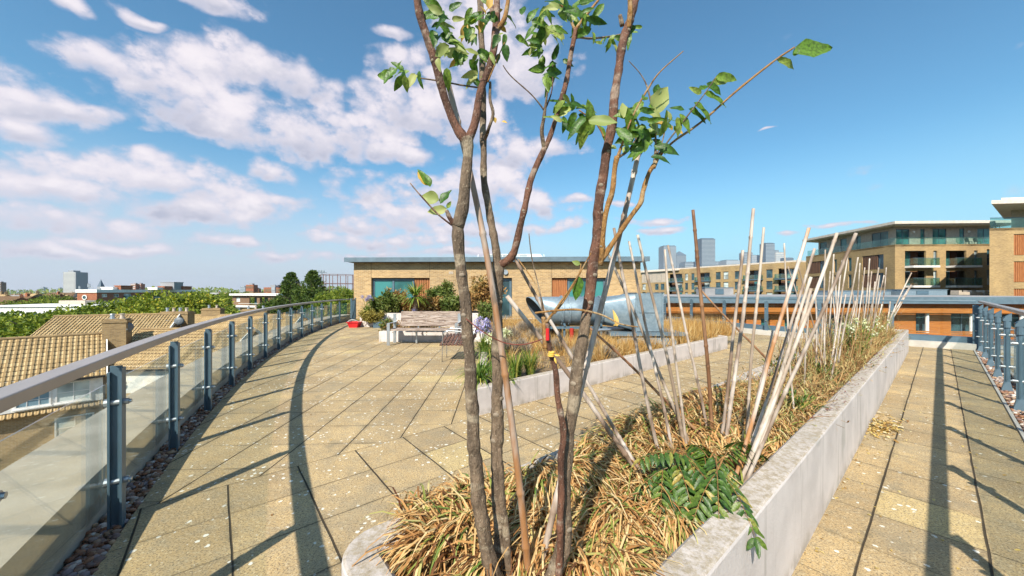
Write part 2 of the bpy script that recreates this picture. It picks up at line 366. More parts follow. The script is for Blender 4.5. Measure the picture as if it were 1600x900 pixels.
M['weed'] = island('dry_weed', [(0, (.16, .08, .035)), (.3, (.36, .19, .07)), (.6, (.50, .34, .15)), (.82, (.42, .38, .16)), (1, (.14, .19, .05))], .8, .2)
M['gold_grass'] = island('golden_grass', [(0, (.26, .13, .04)), (.4, (.48, .26, .075)), (.75, (.60, .40, .15)), (1, (.58, .46, .25))], .8, .2)
M['grey_herb'] = island('grey_herb', [(0, (.13, .10, .075)), (.5, (.28, .23, .18)), (1, (.38, .32, .24))], .85)
M['green_strap'] = island('green_strap', [(0, (.05, .11, .02)), (.4, (.12, .20, .03)), (.75, (.26, .30, .05)), (1, (.46, .38, .10))], .6, .25)
M['leaf'] = island('leaf_green', [(0, (.03, .09, .012)), (.5, (.085, .18, .022)), (.85, (.17, .26, .04)), (1, (.27, .32, .08))], .42, .38, .5, 0., .38)
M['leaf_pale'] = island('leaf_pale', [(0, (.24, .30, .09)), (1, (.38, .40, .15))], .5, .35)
M['leaf_yellow'] = island('leaf_yellow', [(0, (.60, .38, .10)), (1, (.46, .30, .07))], .6, .2)
M['seedling'] = island('seedling_leaf', [(0, (.03, .075, .012)), (.5, (.06, .12, .016)), (.85, (.12, .17, .025)), (.95, (.22, .22, .05)), (1, (.36, .26, .07))], .42, .2, .5, 0., .35)
M['shrub'] = island('shrub_leaf', [(0, (.05, .085, .018)), (.5, (.13, .17, .035)), (1, (.27, .26, .09))], .6, .2, var=.4)
M['shrub_brown'] = island('bronze_shrub_leaf', [(0, (.20, .09, .03)), (.5, (.36, .21, .07)), (1, (.32, .29, .12))], .7, .2, var=.4)
M['bush_olive'] = island('olive_bush_leaf', [(0, (.19, .15, .03)), (.5, (.30, .24, .05)), (1, (.36, .31, .09))], .8, .2)
M['tree'] = island('tree_leaf', [(0, (.05, .095, .012)), (.5, (.15, .21, .022)), (1, (.38, .40, .05))], .7, .2, var=.35)
M['tree_dark'] = island('dark_tree_leaf', [(0, (.03, .06, .012)), (.6, (.075, .125, .02)), (1, (.16, .20, .03))], .7, .15, var=.35)
M['tree_yellow'] = island('yellow_tree_leaf', [(0, (.07, .11, .012)), (.45, (.17, .22, .02)), (.72, (.26, .30, .03)), (.86, (.50, .42, .04)), (1, (.62, .50, .06))], .7, .2, var=.5)
M['lilac'] = island('lilac_petal', [(0, (.30, .28, .55)), (1, (.55, .50, .75))], .6, .2)
M['whitefl'] = island('white_petal', [(0, (.55, .58, .30)), (1, (.78, .77, .62))], .6, .2)
M['red'] = plain('red_plastic', (.55, .02, .025), .35)
M['redpipe'] = plain('red_valve', (.35, .03, .02), .4)
M['yellowtape'] = plain('yellow_tape', (.68, .42, .08), .6)
M['wire'] = plain('rusty_wire', (.16, .045, .03), .7)
M['tower_grey'] = plain('hazy_tower', (.27, .28, .30), .7)
M['litter'] = island('leaf_litter', [(0, (.22, .11, .04)), (.4, (.42, .27, .08)), (.75, (.58, .45, .16)), (1, (.60, .57, .5))], .8, .2)

# ------------------------------------------------------------------ mesh builder
OFF = {}
class MB:
    def __init__(s): s.v = []; s.f = []; s.mi = []
    def add(s, vs, fs, mi=0):
        o = len(s.v); s.v += [tuple(q) for q in vs]; s.f += [tuple(i+o for i in f) for f in fs]; s.mi += [mi]*len(fs)
    def box(s, c, d, rz=0., mi=0, M4=None):
        x, y, z = d[0]/2, d[1]/2, d[2]/2; ca, sa = cos(rz), sin(rz); vs = []
        for dz in (-z, z):
            for dx, dy in ((-x, -y), (x, -y), (x, y), (-x, y)):
                p = (c[0]+dx*ca-dy*sa, c[1]+dx*sa+dy*ca, c[2]+dz); vs.append(p)
        s.add(vs, [(3, 2, 1, 0), (4, 5, 6, 7), (0, 1, 5, 4), (1, 2, 6, 5), (2, 3, 7, 6), (3, 0, 4, 7)], mi)
    def b2(s, x0, x1, y0, y1, z0, z1, mi=0): s.box(((x0+x1)/2, (y0+y1)/2, (z0+z1)/2), (abs(x1-x0), abs(y1-y0), abs(z1-z0)), 0, mi)
    def prism(s, poly, z0, z1, mi=0):
        n = len(poly)
        a = sum(poly[i][0]*poly[(i+1) % n][1]-poly[(i+1) % n][0]*poly[i][1] for i in range(n))
        if a < 0: poly = poly[::-1]
        f0 = z0 if callable(z0) else (lambda p: z0); f1 = z1 if callable(z1) else (lambda p: z1)
        vs = [(*p, f0(p)) for p in poly]+[(*p, f1(p)) for p in poly]
        s.add(vs, [tuple(range(n))[::-1], tuple(range(n, 2*n))]+[(i, (i+1) % n, (i+1) % n+n, i+n) for i in range(n)], mi)
    def beam(s, a, b, w, h, mi=0):
        a, b = Vector(a), Vector(b); d = (b-a).normalized(); sd = d.cross(Vector((0, 0, 1)))
        if sd.length < 1e-3: sd = Vector((1, 0, 0))
        sd.normalize(); up = sd.cross(d); vs = []
        for p in (a, b):
            for i, j in ((-1, -1), (1, -1), (1, 1), (-1, 1)): vs.append(p+sd*w/2*i+up*h/2*j)
        s.add(vs, [(0, 1, 2, 3), (7, 6, 5, 4), (0, 4, 5, 1), (1, 5, 6, 2), (2, 6, 7, 3), (3, 7, 4, 0)], mi)
    def tube(s, pts, rad, n=8, mi=0, jit=0., cap=True):
        pts = [Vector(p) for p in pts]; m = len(pts)
        if not hasattr(rad, '__len__'): rad = [rad]*m
        vs = []; prev = None
        for i, p in enumerate(pts):
            d = (pts[min(i+1, m-1)]-pts[max(i-1, 0)]).normalized()
            if prev is None:
                u = d.cross(Vector((0.13, 1, 0.07)))
                if u.length < .1: u = d.cross(Vector((1, 0, 0)))
            else: u = prev-d*prev.dot(d)
            u.normalize(); w = d.cross(u); prev = u
            for k in range(n):
                a = 2*pi*k/n; r = rad[i]*(1+(R.uniform(-jit, jit) if jit else 0)); vs.append(p+(u*cos(a)+w*sin(a))*r)
        fs = [(i*n+k, i*n+(k+1) % n, (i+1)*n+(k+1) % n, (i+1)*n+k) for i in range(m-1) for k in range(n)]
        if cap: fs += [tuple(range(n))[::-1], tuple(range((m-1)*n, m*n))]
        s.add(vs, fs, mi)
    def blade(s, p, d, L, w, droop, seg=4, up=Vector((0, 0, 1)), mi=0, twist=0.):
        p = Vector(p); d = Vector(d).normalized(); vs = []
        sd = d.cross(up)
        if sd.length < .05: sd = Vector((1, 0, 0))
        sd.normalize()
        if twist: sd = (Matrix.Rotation(twist, 3, d) @ sd)
        for i in range(seg+1):
            k = i/seg; ww = w*(1-k**2.2)*.5+w*.02
            vs += [p+sd*ww, p-sd*ww]
            p = p+d*(L/seg); d = (d+Vector((0, 0, -droop/seg*(1+k)))).normalized()
        s.add(vs, [(2*i, 2*i+1, 2*i+3, 2*i+2) for i in range(seg)], mi)
    def leaf(s, p, d, L, w, nrm, curl=.25, mi=0, fold=.15):
        p = Vector(p); d = Vector(d).normalized(); nrm = Vector(nrm); sd = d.cross(nrm)
        if sd.length < .05: sd = d.cross(Vector((.3, .5, .8)))
        sd.normalize(); up = sd.cross(d).normalized()
        if L > .04:
            n = 9; bend = R.uniform(-.18, .18); wav = R.uniform(0, 6); vs = []
            for i in range(n+1):
                k = i/n; q = max(.03, (sin(pi*min(1, k**.72))**.8))*R.uniform(.90, 1.05); c = p+d*(L*k)-up*(curl*L*k*k)+sd*(bend*L*k*k)
                r_ = up*(.06*w*sin(k*11+wav)); vs += [c+sd*(w/2*q)+up*(fold*w*q)+r_, c+sd*(w/4*q)+up*(fold*.35*w*q), c, c-sd*(w/4*q)+up*(fold*.35*w*q), c-sd*(w/2*q)+up*(fold*w*q)-r_]
            s.add(vs, [(5*i+j, 5*i+j+1, 5*i+6+j, 5*i+5+j) for i in range(n) for j in range(4)], mi); return
        prof = [0.06, .72, 1., .86, .5, .04]; vs = []
        for i, q in enumerate(prof):
            k = i/5; c = p+d*(L*k)-up*(curl*L*k*k)
            vs += [c+sd*(w/2*q)+up*(fold*w*q), c, c-sd*(w/2*q)+up*(fold*w*q)]
        fs = []
        for i in range(5): fs += [(3*i, 3*i+1, 3*i+4, 3*i+3), (3*i+1, 3*i+2, 3*i+5, 3*i+4)]
        s.add(vs, fs, mi)
    def blob(s, c, r, n=6, m=4, jit=0., mi=0):
        vs = [(c[0], c[1], c[2]-r[2])]
        for j in range(1, m):
            a = -pi/2+pi*j/m
            for k in range(n):
                q = 1+R.uniform(-jit, jit); t = 2*pi*k/n+.5*(j % 2); vs.append((c[0]+r[0]*cos(a)*cos(t)*q, c[1]+r[1]*cos(a)*sin(t)*q, c[2]+r[2]*sin(a)*q))
        vs.append((c[0], c[1], c[2]+r[2])); L = len(vs)-1; fs = []
        for k in range(n):
            fs.append((0, 1+(k+1) % n, 1+k)); fs.append((L, L-n+k, L-n+(k+1) % n))
            for j in range(m-2): a = 1+j*n; fs.append((a+k, a+(k+1) % n, a+n+(k+1) % n, a+n+k))
        s.add(vs, fs, mi)
    def build(s, name, mats, parent=None, loc=None, smooth=False, rz=0.):
        if not isinstance(mats, (list, tuple)): mats = [mats]
        me = bpy.data.meshes.new(name)
        o = Vector(OFF.get(parent.name, (0, 0, 0))) if parent is not None else Vector(loc or (0, 0, 0))
        vs = [(v[0]-o.x, v[1]-o.y, v[2]-o.z) for v in s.v] if o.length else s.v
        me.from_pydata(vs, [], s.f)
        for mt in mats: me.materials.append(mt)
        if len(mats) > 1: me.polygons.foreach_set('material_index', s.mi)
        if smooth: me.polygons.foreach_set('use_smooth', [True]*len(s.f))
        me.update(); ob = bpy.data.objects.new(name, me); COL.objects.link(ob)
        if parent is not None: ob.parent = parent; OFF[ob.name] = tuple(o)
        else: ob.location = o; OFF[ob.name] = tuple(o)
        return ob
def tag(o, label, cat, group=None, kind=None):
    if label: o['label'] = label
    if cat: o['category'] = cat
    if group: o['group'] = group
    if kind: o['kind'] = kind
    return o
def thing(name, loc, label, cat, group=None, rz=0., local=False):
    o = bpy.data.objects.new(name, None); COL.objects.link(o); o.location = loc; o.rotation_euler = (0, 0, rz); o.empty_display_size = .2
    OFF[o.name] = (0, 0, 0) if (local or rz) else tuple(loc)
    return tag(o, label, cat, group)
def struct(mb, name, mat, smooth=False): o = mb.build(name, mat, smooth=smooth); o['kind'] = 'structure'; return o
def copy_tree(src, loc=None, rz=None, scale=None, label=None, group=None, parent=None):
    c = src.copy(); COL.objects.link(c)
    if parent is not None: c.parent = parent
    if loc is not None: c.location = loc
    if rz is not None: c.rotation_euler = (0, 0, rz)
    if scale is not None: c.scale = scale
    if label: c['label'] = label
    if group: c['group'] = group
    for ch in src.children: copy_tree(ch, parent=c)
    return c
def W(t, s, z=0.): return Vector((TC*t+TS*s, TS*t-TC*s, z))
def P(px, py, Y): return Vector(((px-800)/F*Y, Y, H-(py-455)/F*Y))
def XG(px, py, z=0.): Y = (H-z)*F/(py-455); return Vector(((px-800)/F*Y, Y, z))
def smooth_path(pts, k=4):
    pts = [Vector(p) for p in pts]; out = []
    for i in range(len(pts)-1):
        p0 = pts[max(i-1, 0)]; p1 = pts[i]; p2 = pts[i+1]; p3 = pts[min(i+2, len(pts)-1)]
        for j in range(k):
            t = j/k; out.append(.5*((2*p1)+(p2-p0)*t+(2*p0-5*p1+4*p2-p3)*t*t+(3*p1-p0-3*p2+p3)*t**3))
    out.append(pts[-1]); return out

# ================================================================== STRUCTURE
# left rail posts: an arc, heading measured from +Y
posts_l = [(-2.709, 2.437)]; 
for k in range(12):
    hd = radians(31.5-1.9*k); x, y = posts_l[-1]; posts_l.append((x-1.38*sin(hd), y+1.38*cos(hd)))
for k in range(1, 4):
    hd = radians(31.5+1.9*k); x, y = posts_l[0]; posts_l.insert(0, (x+1.38*sin(hd), y-1.38*cos(hd)))
posts_l.append((-8.62, 19.45))
def offset(poly, d):
    out = []
    for i, p in enumerate(poly):
        a = poly[max(i-1, 0)]; b = poly[min(i+1, len(poly)-1)]; dx, dy = b[0]-a[0], b[1]-a[1]; L = math.hypot(dx, dy)
        out.append((p[0]+dy/L*d, p[1]-dx/L*d))
    return out
fine_l = [(p.x, p.y) for p in smooth_path([(x, y, 0) for x, y in posts_l], 4)]
posts_f = [(7.65, 17.8), (8.17, 16.2), (8.63, 14.46), (9.3, 13.0), (10.2, 11.8), (11.35, 10.65), (12.58, 9.66)]
fine_f = [(p.x, p.y) for p in smooth_path([(x, y, 0) for x, y in posts_f], 4)]
posts_r = [tuple(W(15.7-1.47*k, .69)[:2]) for k in range(12)]
FY = 20.2        # facade plane
def T2(t, s): q = W(t, s); return (q.x, q.y)
# ground: one sheet to the horizon
mb = MB(); mb.prism([(-5000, -800), (5000, -800), (5000, 7500), (-5000, 7500)], -10.6, -10.); struct(mb, 'ground', M['ground'])
# the host building under the terrace
edge_l = offset(fine_l, -.82); edge_f = offset(fine_f, -.34)
outer = edge_l+[(-9.6, 34), (9.2, 34), (9.2, 19.)]+edge_f+[T2(16.0, 1.1), T2(-.9, 1.1)]
mb = MB(); mb.prism(outer, -10., -.25)
hb = mb.build('host_building', M['brick']); tag(hb, 'buff brick block carrying the paved roof terrace', 'building')
deck_poly = offset(fine_l, .055)+[(-8.5, FY+.3), (7.8, FY+.3)]+offset(fine_f, .10)+[T2(15.6, .57), T2(-.75, .57)]
mb = MB(); mb.prism(deck_poly, -.25, 0.); struct(mb, 'terrace_paving', M['deck'])
# strips of ground beside the paving for the pebbles
def strip(a, b, z0, z1):
    m = MB()
    for i in range(len(a)-1):
        vs = [(*a[i], z0), (*b[i], z0), (*b[i+1], z0), (*a[i+1], z0), (*a[i], z1), (*b[i], z1), (*b[i+1], z1), (*a[i+1], z1)]
        m.add(vs, [(3, 2, 1, 0), (4, 5, 6, 7), (0, 1, 5, 4), (2, 3, 7, 6), (1, 2, 6, 5), (3, 0, 4, 7)])
    return m
m = strip(offset(fine_l, -.14), offset(fine_l, .053), -.25, -.045); struct(m, 'gravel_bed', M['soil'])
lr = [T2(t, .602) for t in (-.6, 15.7)]; rr = [T2(t, .86) for t in (-.6, 15.7)]
m = strip(lr, rr, -.25, -.045); struct(m, 'gravel_bed', M['soil'])
# upstands: broad pale ledge outside the rails
m = strip(offset(fine_l, -.72), offset(fine_l, -.13), -.25, .335); o = m.build('parapet_ledge', M['ledge']); tag(o, 'broad pale ledge curving outside the glass beside the brick houses', 'ledge')
m = strip([T2(t, .86) for t in (-.8, 15.4)], [T2(t, 1.6) for t in (-.8, 15.4)], -.25, .17); o = m.build('parapet_ledge', M['ledge']); tag(o, 'straight pale ledge outside the rail of the narrow walkway', 'ledge')
m = strip(offset(fine_f, -.14), offset(fine_f, .10), -.25, .17); o = m.build('parapet_kerb', M['concrete']); tag(o, 'low concrete upstand under the rail at the end of the walkway', 'kerb')
m = strip(offset(fine_f, -.34), offset(fine_f, -.145), .06, .33)
pc = m.build('parapet_coping', M['blue_metal'])
tag(pc, 'blue grey metal coping along the outside of the low concrete upstand', 'coping')
# thin kerb strip by the walkway pebbles
m = MB()
for i in range(17):
    t0 = -.6+i*.96; m.prism([T2(t0, .572), T2(t0+.95, .572), T2(t0+.95, .60), T2(t0, .60)], -.2, .018)
o = m.build('edging_strip', M['concrete']); tag(o, 'thin raised concrete edging between walkway slabs and pebbles', 'edging')

# pebbles
def pebbles(n, fn, name, label):
    mb = MB()
    for _ in range(n):
        x, y, near = fn(); r = R.uniform(.012, .026)*(1 if near else 1.25)
        mb.blob((x, y, -.045+R.uniform(.004, .05)), (r*R.uniform(.8, 1.5), r*R.uniform(.8, 1.3), r*R.uniform(.5, .8)), 6, 4, .18)
    o = mb.build(name, M['pebble'], smooth=True); o['kind'] = 'stuff'; o['label'] = label
def fl():
    q = R.random()**1.6; i = 8+q*(len(fine_l)-10); a = int(i); f = i-a; o = R.uniform(-.12, .045)
    p, q2 = fine_l[a], fine_l[a+1]; dx, dy = q2[0]-p[0], q2[1]-p[1]; L = math.hypot(dx, dy)
    return p[0]+dx*f+dy/L*o, p[1]+dy*f-dx/L*o, i < 40
pebbles(5200, fl, 'pebbles', 'brown and white pebbles along the foot of the curved rail')
def fr_():
    t = 4+R.random()**1.3*11.7; p = W(t, R.uniform(.615, .85)); return p.x, p.y, t < 9
pebbles(2600, fr_, 'pebbles', 'dark pebbles along the foot of the straight walkway rail')

# ------------------------------------------------------------------ balustrades
def bolts(pb, c, tz, nrm, along, parent):
    for z in tz:
        m = MB(); a = Vector((c[0], c[1], z)); n = Vector((*nrm, 0)); al = Vector((*along, 0))
        m.tube([a-n*.035, a+n*.062], .021, 10); m.tube([a+n*.0625, a+n*.075], .013, 8)
        m.tube([a-n*.055, a-n*.036], .028, 10)
        m.build('glass_clamp', M['steel'], parent, smooth=False)
def rail_line(root, posts, top, name_glass, gl0, gl1, gside, simple_from=99, post_w=.076, start=0, wedge=False):
    n = len(posts)
    for i in range(start, n):
        a = posts[max(i-1, 0)]; b = posts[min(i+1, n-1)]; dx, dy = b[0]-a[0], b[1]-a[1]; L = math.hypot(dx, dy); al = (dx/L, dy/L); nr = (dy/L, -dx/L)
        x, y = posts[i]; rz = atan2(al[1], al[0])
        m = MB()
        if not wedge:
            m.box((x, y, (top-.06+0)/2-.02), (post_w*.22, .058, top-.06+.04), rz)              # web
            m.box((x+nr[0]*.030, y+nr[1]*.030, (top-.075)/2-.02), (post_w, .012, top-.075+.04), rz)   # flange towards the deck
            m.box((x-nr[0]*.030, y-nr[1]*.030, (top-.10)/2-.02), (post_w*.8, .012, top-.10+.04), rz)
            m.box((x, y, -.038), (.15, .12, .012), rz)
        else:
            m.tube([(x, y, -.03), (x, y, top-.2)], .024, 14)
            for sgn in (-1, 1): m.box((x-nr[0]*.026*sgn, y-nr[1]*.026*sgn, (top-.2)/2-.02), (.022, .012, top-.2+.04), rz)
            c = Vector((x, y, top-.2)); 
            m.tube([c-Vector((0, 0, .09)), c+Vector((0, 0, .02))], .040, 12)
            vs = [c+Vector((*al, 0))*u*.04+Vector((*nr, 0))*v*.042+Vector((0, 0, .021 if w == 0 else (.15 if v < 0 else .07))) for w in (0, 1) for u, v in ((-1, -1), (1, -1), (1, 1), (-1, 1))]
            m.add(vs, [(0, 1, 2, 3), (7, 6, 5, 4), (0, 4, 5, 1), (1, 5, 6, 2), (2, 6, 7, 3), (3, 7, 4, 0)])
            c = Vector((x, y, .02)); vs = [c+Vector((*al, 0))*u*q+Vector((*nr, 0))*v*q+Vector((0, 0, h)) for q, h in ((.065, -.06), (.03, .12)) for u, v in ((-1, -1), (1, -1), (1, 1), (-1, 1))]
            m.add(vs, [(0, 1, 2, 3), (7, 6, 5, 4), (0, 4, 5, 1), (1, 5, 6, 2), (2, 6, 7, 3), (3, 7, 4, 0)])
        pb = m.build('post', M['blue_metal'], root)
        if i < simple_from: bolts(pb, (x+nr[0]*gside*.0, y+nr[1]*gside*.0), (gl0+.13, gl1-.13), (nr[0], nr[1]), al, pb)
    for i in range(start, n-1):
        a = Vector((*posts[i], 0)); b = Vector((*posts[i+1], 0)); d = (b-a).normalized(); nr = Vector((d.y, -d.x, 0)); o = nr*(.052*gside)
        m = MB(); A = a+d*.016+o; B = b-d*.016+o
        vs = []
        for q in (A-nr*.005, A+nr*.005, B+nr*.005, B-nr*.005): vs += [(q.x, q.y, gl0), (q.x, q.y, gl1)]
        m.add(vs, [(1, 3, 5, 7), (6, 4, 2, 0), (0, 2, 3, 1), (2, 4, 5, 3), (4, 6, 7, 5), (6, 0, 1, 7)])
        m.build('glass_panel', M['glass'], root)
def handrail(root, path, z1, w, h, mat):
    p = offset(path, -w/2); q = offset(path, w/2); m = MB(); n = len(path); vs = []
    for i in range(n): vs += [(*p[i], z1-h), (*q[i], z1-h), (*q[i], z1), (*p[i], z1)]
    fs = [(4*i+j, 4*i+(j+1) % 4, 4*i+4+(j+1) % 4, 4*i+4+j) for i in range(n-1) for j in range(4)]+[(3, 2, 1, 0), (4*n-4, 4*n-3, 4*n-2, 4*n-1)]
    m.add(vs, fs); ob = m.build('handrail', mat, root)
    bv = ob.modifiers.new('b', 'BEVEL'); bv.width = .006; bv.segments = 2
rl = thing('glass_balustrade', (*posts_l[3], 0), 'curving glass balustrade with a broad taupe handrail beside the houses', 'balustrade')
rail_line(rl, posts_l, 1.15, 'glass', .17, .97, -1, simple_from=14)
fine8 = [(p.x, p.y) for p in smooth_path([(x, y, 0) for x, y in posts_l], 10)]
handrail(rl, fine8, 1.195, .10, .058, M['rail_metal'])
rr_ = thing('glass_balustrade', (*posts_r[0], 0), 'straight balustrade of blue posts with capped tops along the narrow walkway', 'balustrade')
rail_line(rr_, posts_r, 1.30, 'glass', .25, 1.02, -1, simple_from=10, wedge=True)
handrail(rr_, [T2(-.8+i*1.0, .69) for i in range(17)]+[T2(15.75, .69)], 1.345, .085, .045, M['rail_metal'])
rf_ = thing('glass_balustrade', (*posts_f[0], 0), 'far curved balustrade of blue posts facing the orange timber building', 'balustrade')
rail_line(rf_, posts_f, 1.30, 'glass', .40, 1.12, -1, simple_from=9, post_w=.11)
handrail(rf_, fine_f, 1.345, .08, .05, M['blue_metal'])
# return of the rail along the building's left end
rk = thing('metal_gate', (-8.62, 19.5, 0), 'small dark bar gate between curved rail end and brick building', 'gate')
m = MB(); m.box((-8.62, 19.6, .62), (.05, .05, 1.24)); m.box((-7.95, 17.6, .62), (.05, .05, 1.24)); m.build('post', M['blue_metal'], rk)
m = MB()
for z in (.12, 1.16): m.beam((-8.6, 19.6, z), (-7.97, 17.6, z), .035, .045)
for i in range(1, 18):
    k = i/18; m.box((-8.6+.63*k, 19.6-2*k, .64), (.014, .014, 1.04))
m.build('bar_panel', M['blue_metal'], rk)

# ------------------------------------------------------------------ planters
def wall_ring(poly, th, z1, inner_drop=.1):
    """hollow planter wall with slightly rounded top edges"""
    m = MB(); n = len(poly)
    cx = sum(p[0] for p in poly)/n; cy = sum(p[1] for p in poly)/n
    def inset(d):
        out = []
        for i in range(n):
            a, b, c = [Vector((*poly[(i+k-1) % n],)) for k in range(3)]
            e1 = (b-a).normalized(); e2 = (c-b).normalized(); n1 = Vector((-e1.y, e1.x)); n2 = Vector((-e2.y, e2.x)); q = (n1+n2); q = q/max(.35, (1+n1.dot(n2)))
            out.append(tuple(b+q*d))
        return out
    rings = [(0, 0.), (0, z1-.015), (.004, z1-.004), (.015, z1), (th-.02, z1), (th, z1-.02), (th, z1-.25)]
    vs = []
    for d, z in rings: vs += [(*p, z) for p in inset(d)]
    fs = [(r*n+i, r*n+(i+1) % n, (r+1)*n+(i+1) % n, (r+1)*n+i) for r in range(len(rings)-1) for i in range(n)]
    m.add(vs, fs); return m, inset(th)
def dense(poly, step=.25):
    out = []
    for i in range(len(poly)):
        a = Vector(poly[i]); b = Vector(poly[(i+1) % len(poly)]); k = max(1, int((b-a).length/step))
        out += [tuple(a+(b-a)*j/k) for j in range(k)]
    return out
SL, SR, TN, TF = -1.58, -.535, .36, 14.1
ring = [T2(TN+.06, SR-.0), T2(TF, SR), T2(TF, SL)]+[T2(TN+.17-.17*sin(a), SL+.17-.17*cos(a)) for a in (0., .26, .52, .79, 1.05, 1.31, 1.57)]+[T2(TN, SR-.06)]
ar = sum(ring[i][0]*ring[(i+1) % len(ring)][1]-ring[(i+1) % len(ring)][0]*ring[i][1] for i in range(len(ring)))
if ar < 0: ring = ring[::-1]
m, inner = wall_ring(ring, .145, .58)
pl = thing('planter', (*T2(7, -1.06), 0), 'long narrow white masonry planter full of canes beside the walkway', 'planter')
m.build('wall', M['white_wall'], pl)
mb = MB(); 
# bumpy soil sheet
nt, ns = 110, 10; vs = []
for i in range(nt+1):
    for j in range(ns+1):
        q = W(TN+.13+(TF-TN-.26)*i/nt, SL+.12+(SR-SL-.24)*j/ns); vs.append((q.x, q.y, .46+R.uniform(-.015, .02)+.03*sin(pi*j/ns)))
mb.add(vs, [(i*(ns+1)+j, i*(ns+1)+j+1, (i+1)*(ns+1)+j+1, (i+1)*(ns+1)+j) for i in range(nt) for j in range(ns)])
mb.build('soil', M['soil'], pl)
def simple_planter(poly, z1, th, label, sz=None):
    a = sum(poly[i][0]*poly[(i+1) % len(poly)][1]-poly[(i+1) % len(poly)][0]*poly[i][1] for i in range(len(poly)))
    if a < 0: poly = poly[::-1]
    m, inn = wall_ring(poly, th, z1); c = (sum(p[0] for p in poly)/len(poly), sum(p[1] for p in poly)/len(poly), 0)
    r = thing('planter', c, label, 'planter'); m.build('wall', M['white_wall'], r)
    mb = MB(); mb.prism(inn, (sz or z1-.08)-.03, (sz or z1-.08)); mb.build('soil', M['soil'], r); return r
A2 = T2(2.57, -3.79); B2 = T2(10.96, -3.79)
P2 = [A2, B2, T2(12.2, -7.0), (4.6, 16.6), (-1.25, 16.6)]
simple_planter(P2, .355, .13, 'wide white walled planter holding the metal duct and golden grass', .30)
simple_planter([(-4.21, 11.26), (-.9, 11.26), (-.9, 12.3), (-4.21, 12.3)], .334, .13, 'low white planter standing right behind the oak bench')
simple_planter([(-6.8, 15.9), (-.9, 15.9), (-.9, 17.9), (-6.8, 17.9)], .62, .16, 'taller white planter of shrubs in front of the brick wall')
m = MB(); m.prism([(-6.05, 15.5), (-5.1, 15.5), (-5.1, 15.85), (-6.05, 15.85)], 0.001, .26); o = m.build('plant_trough', M['blue_metal']); tag(o, 'dark blue trough under the olive cushion bush', 'trough')

# ------------------------------------------------------------------ facade helper
def grid_wall(m, a, b, z0, z1, ops, depth=.15, mi=0):
    """front skin from a to b (plan points, outside on the right hand of a->b ... normal = (dy,-dx)) with openings (u0,u1,v0,v1)"""
    a = Vector((*a, 0)); b = Vector((*b, 0)); d = (b-a); L = d.length; d.normalize(); nr = Vector((d.y, -d.x, 0))
    us = sorted({0., L}|{min(max(q, 0), L) for o in ops for q in o[:2]}); zs = sorted({z0, z1}|{min(max(q, z0), z1) for o in ops for q in o[2:4]})
    def pt(u, z, back=0.): q = a+d*u-nr*back; return (q.x, q.y, z)
    for i in range(len(us)-1):
        for j in range(len(zs)-1):
            uc, zc = (us[i]+us[i+1])/2, (zs[j]+zs[j+1])/2
            if any(o[0] < uc < o[1] and o[2] < zc < o[3] for o in ops): continue
            m.add([pt(us[i], zs[j]), pt(us[i+1], zs[j]), pt(us[i+1], zs[j+1]), pt(us[i], zs[j+1])], [(0, 1, 2, 3)], mi)
    for (u0, u1, v0, v1) in [o[:4] for o in ops]:
        dd = depth
        m.add([pt(u0, v0), pt(u1, v0), pt(u1, v0, dd), pt(u0, v0, dd)], [(0, 1, 2, 3)], mi); m.add([pt(u0, v1), pt(u1, v1), pt(u1, v1, dd), pt(u0, v1, dd)], [(3, 2, 1, 0)], mi)
        m.add([pt(u0, v0), pt(u0, v1), pt(u0, v1, dd), pt(u0, v0, dd)], [(3, 2, 1, 0)], mi); m.add([pt(u1, v0), pt(u1, v1), pt(u1, v1, dd), pt(u1, v0, dd)], [(0, 1, 2, 3)], mi)
    return pt, d, nr
def window(root, pt, d, nr, u0, u1, v0, v1, depth, mul=1, frame='blue_metal', glass='window', name='window', fw=.06, bars=0):
    m = MB(); rz = atan2(d.y, d.x)
    def bx(ua, ub, va, vb, back=0., th=.06):
        q = Vector(pt((ua+ub)/2, (va+vb)/2, depth-.005+back)); m.box(q, (ub-ua, th, vb-va), rz)
    bx(u0+.003, u1-.003, v0+.003, v0+fw); bx(u0+.003, u1-.003, v1-fw, v1-.003); bx(u0+.003, u0+fw, v0+fw+.002, v1-fw-.002); bx(u1-fw, u1-.003, v0+fw+.002, v1-fw-.002)
    for k in range(1, mul): c = u0+(u1-u0)*k/mul; bx(c-fw*.45, c+fw*.45, v0+fw+.002, v1-fw-.002)
    for k in range(1, bars+1): c = v0+(v1-v0)*k/(bars+1); bx(u0+fw+.002, u1-fw-.002, c-fw*.22, c+fw*.22, -.008, .04)
    fr = m.build(name, M[frame], root)
    g = MB(); q = Vector(pt((u0+u1)/2, (v0+v1)/2, depth+.01)); g.box(q, (u1-u0-fw*1.6, .012, v1-v0-fw*1.6), rz); g.build('pane', M[glass], fr)
    return fr
def louvres(root, pt, d, nr, u0, u1, v0, v1, depth, mat, n, name='slatted_screen', th=.05):
    m = MB(); rz = atan2(d.y, d.x)
    m.box(Vector(pt((u0+u1)/2, (v0+v1)/2, depth)), (u1-u0-.01, .02, v1-v0-.01), rz)
    w = (u1-u0)/n
    for i in range(n): m.box(Vector(pt(u0+w*(i+.5), (v0+v1)/2, depth-.012-th/2)), (w*.62, th, v1-v0-.02), rz)
    return m.build(name, mat, root)

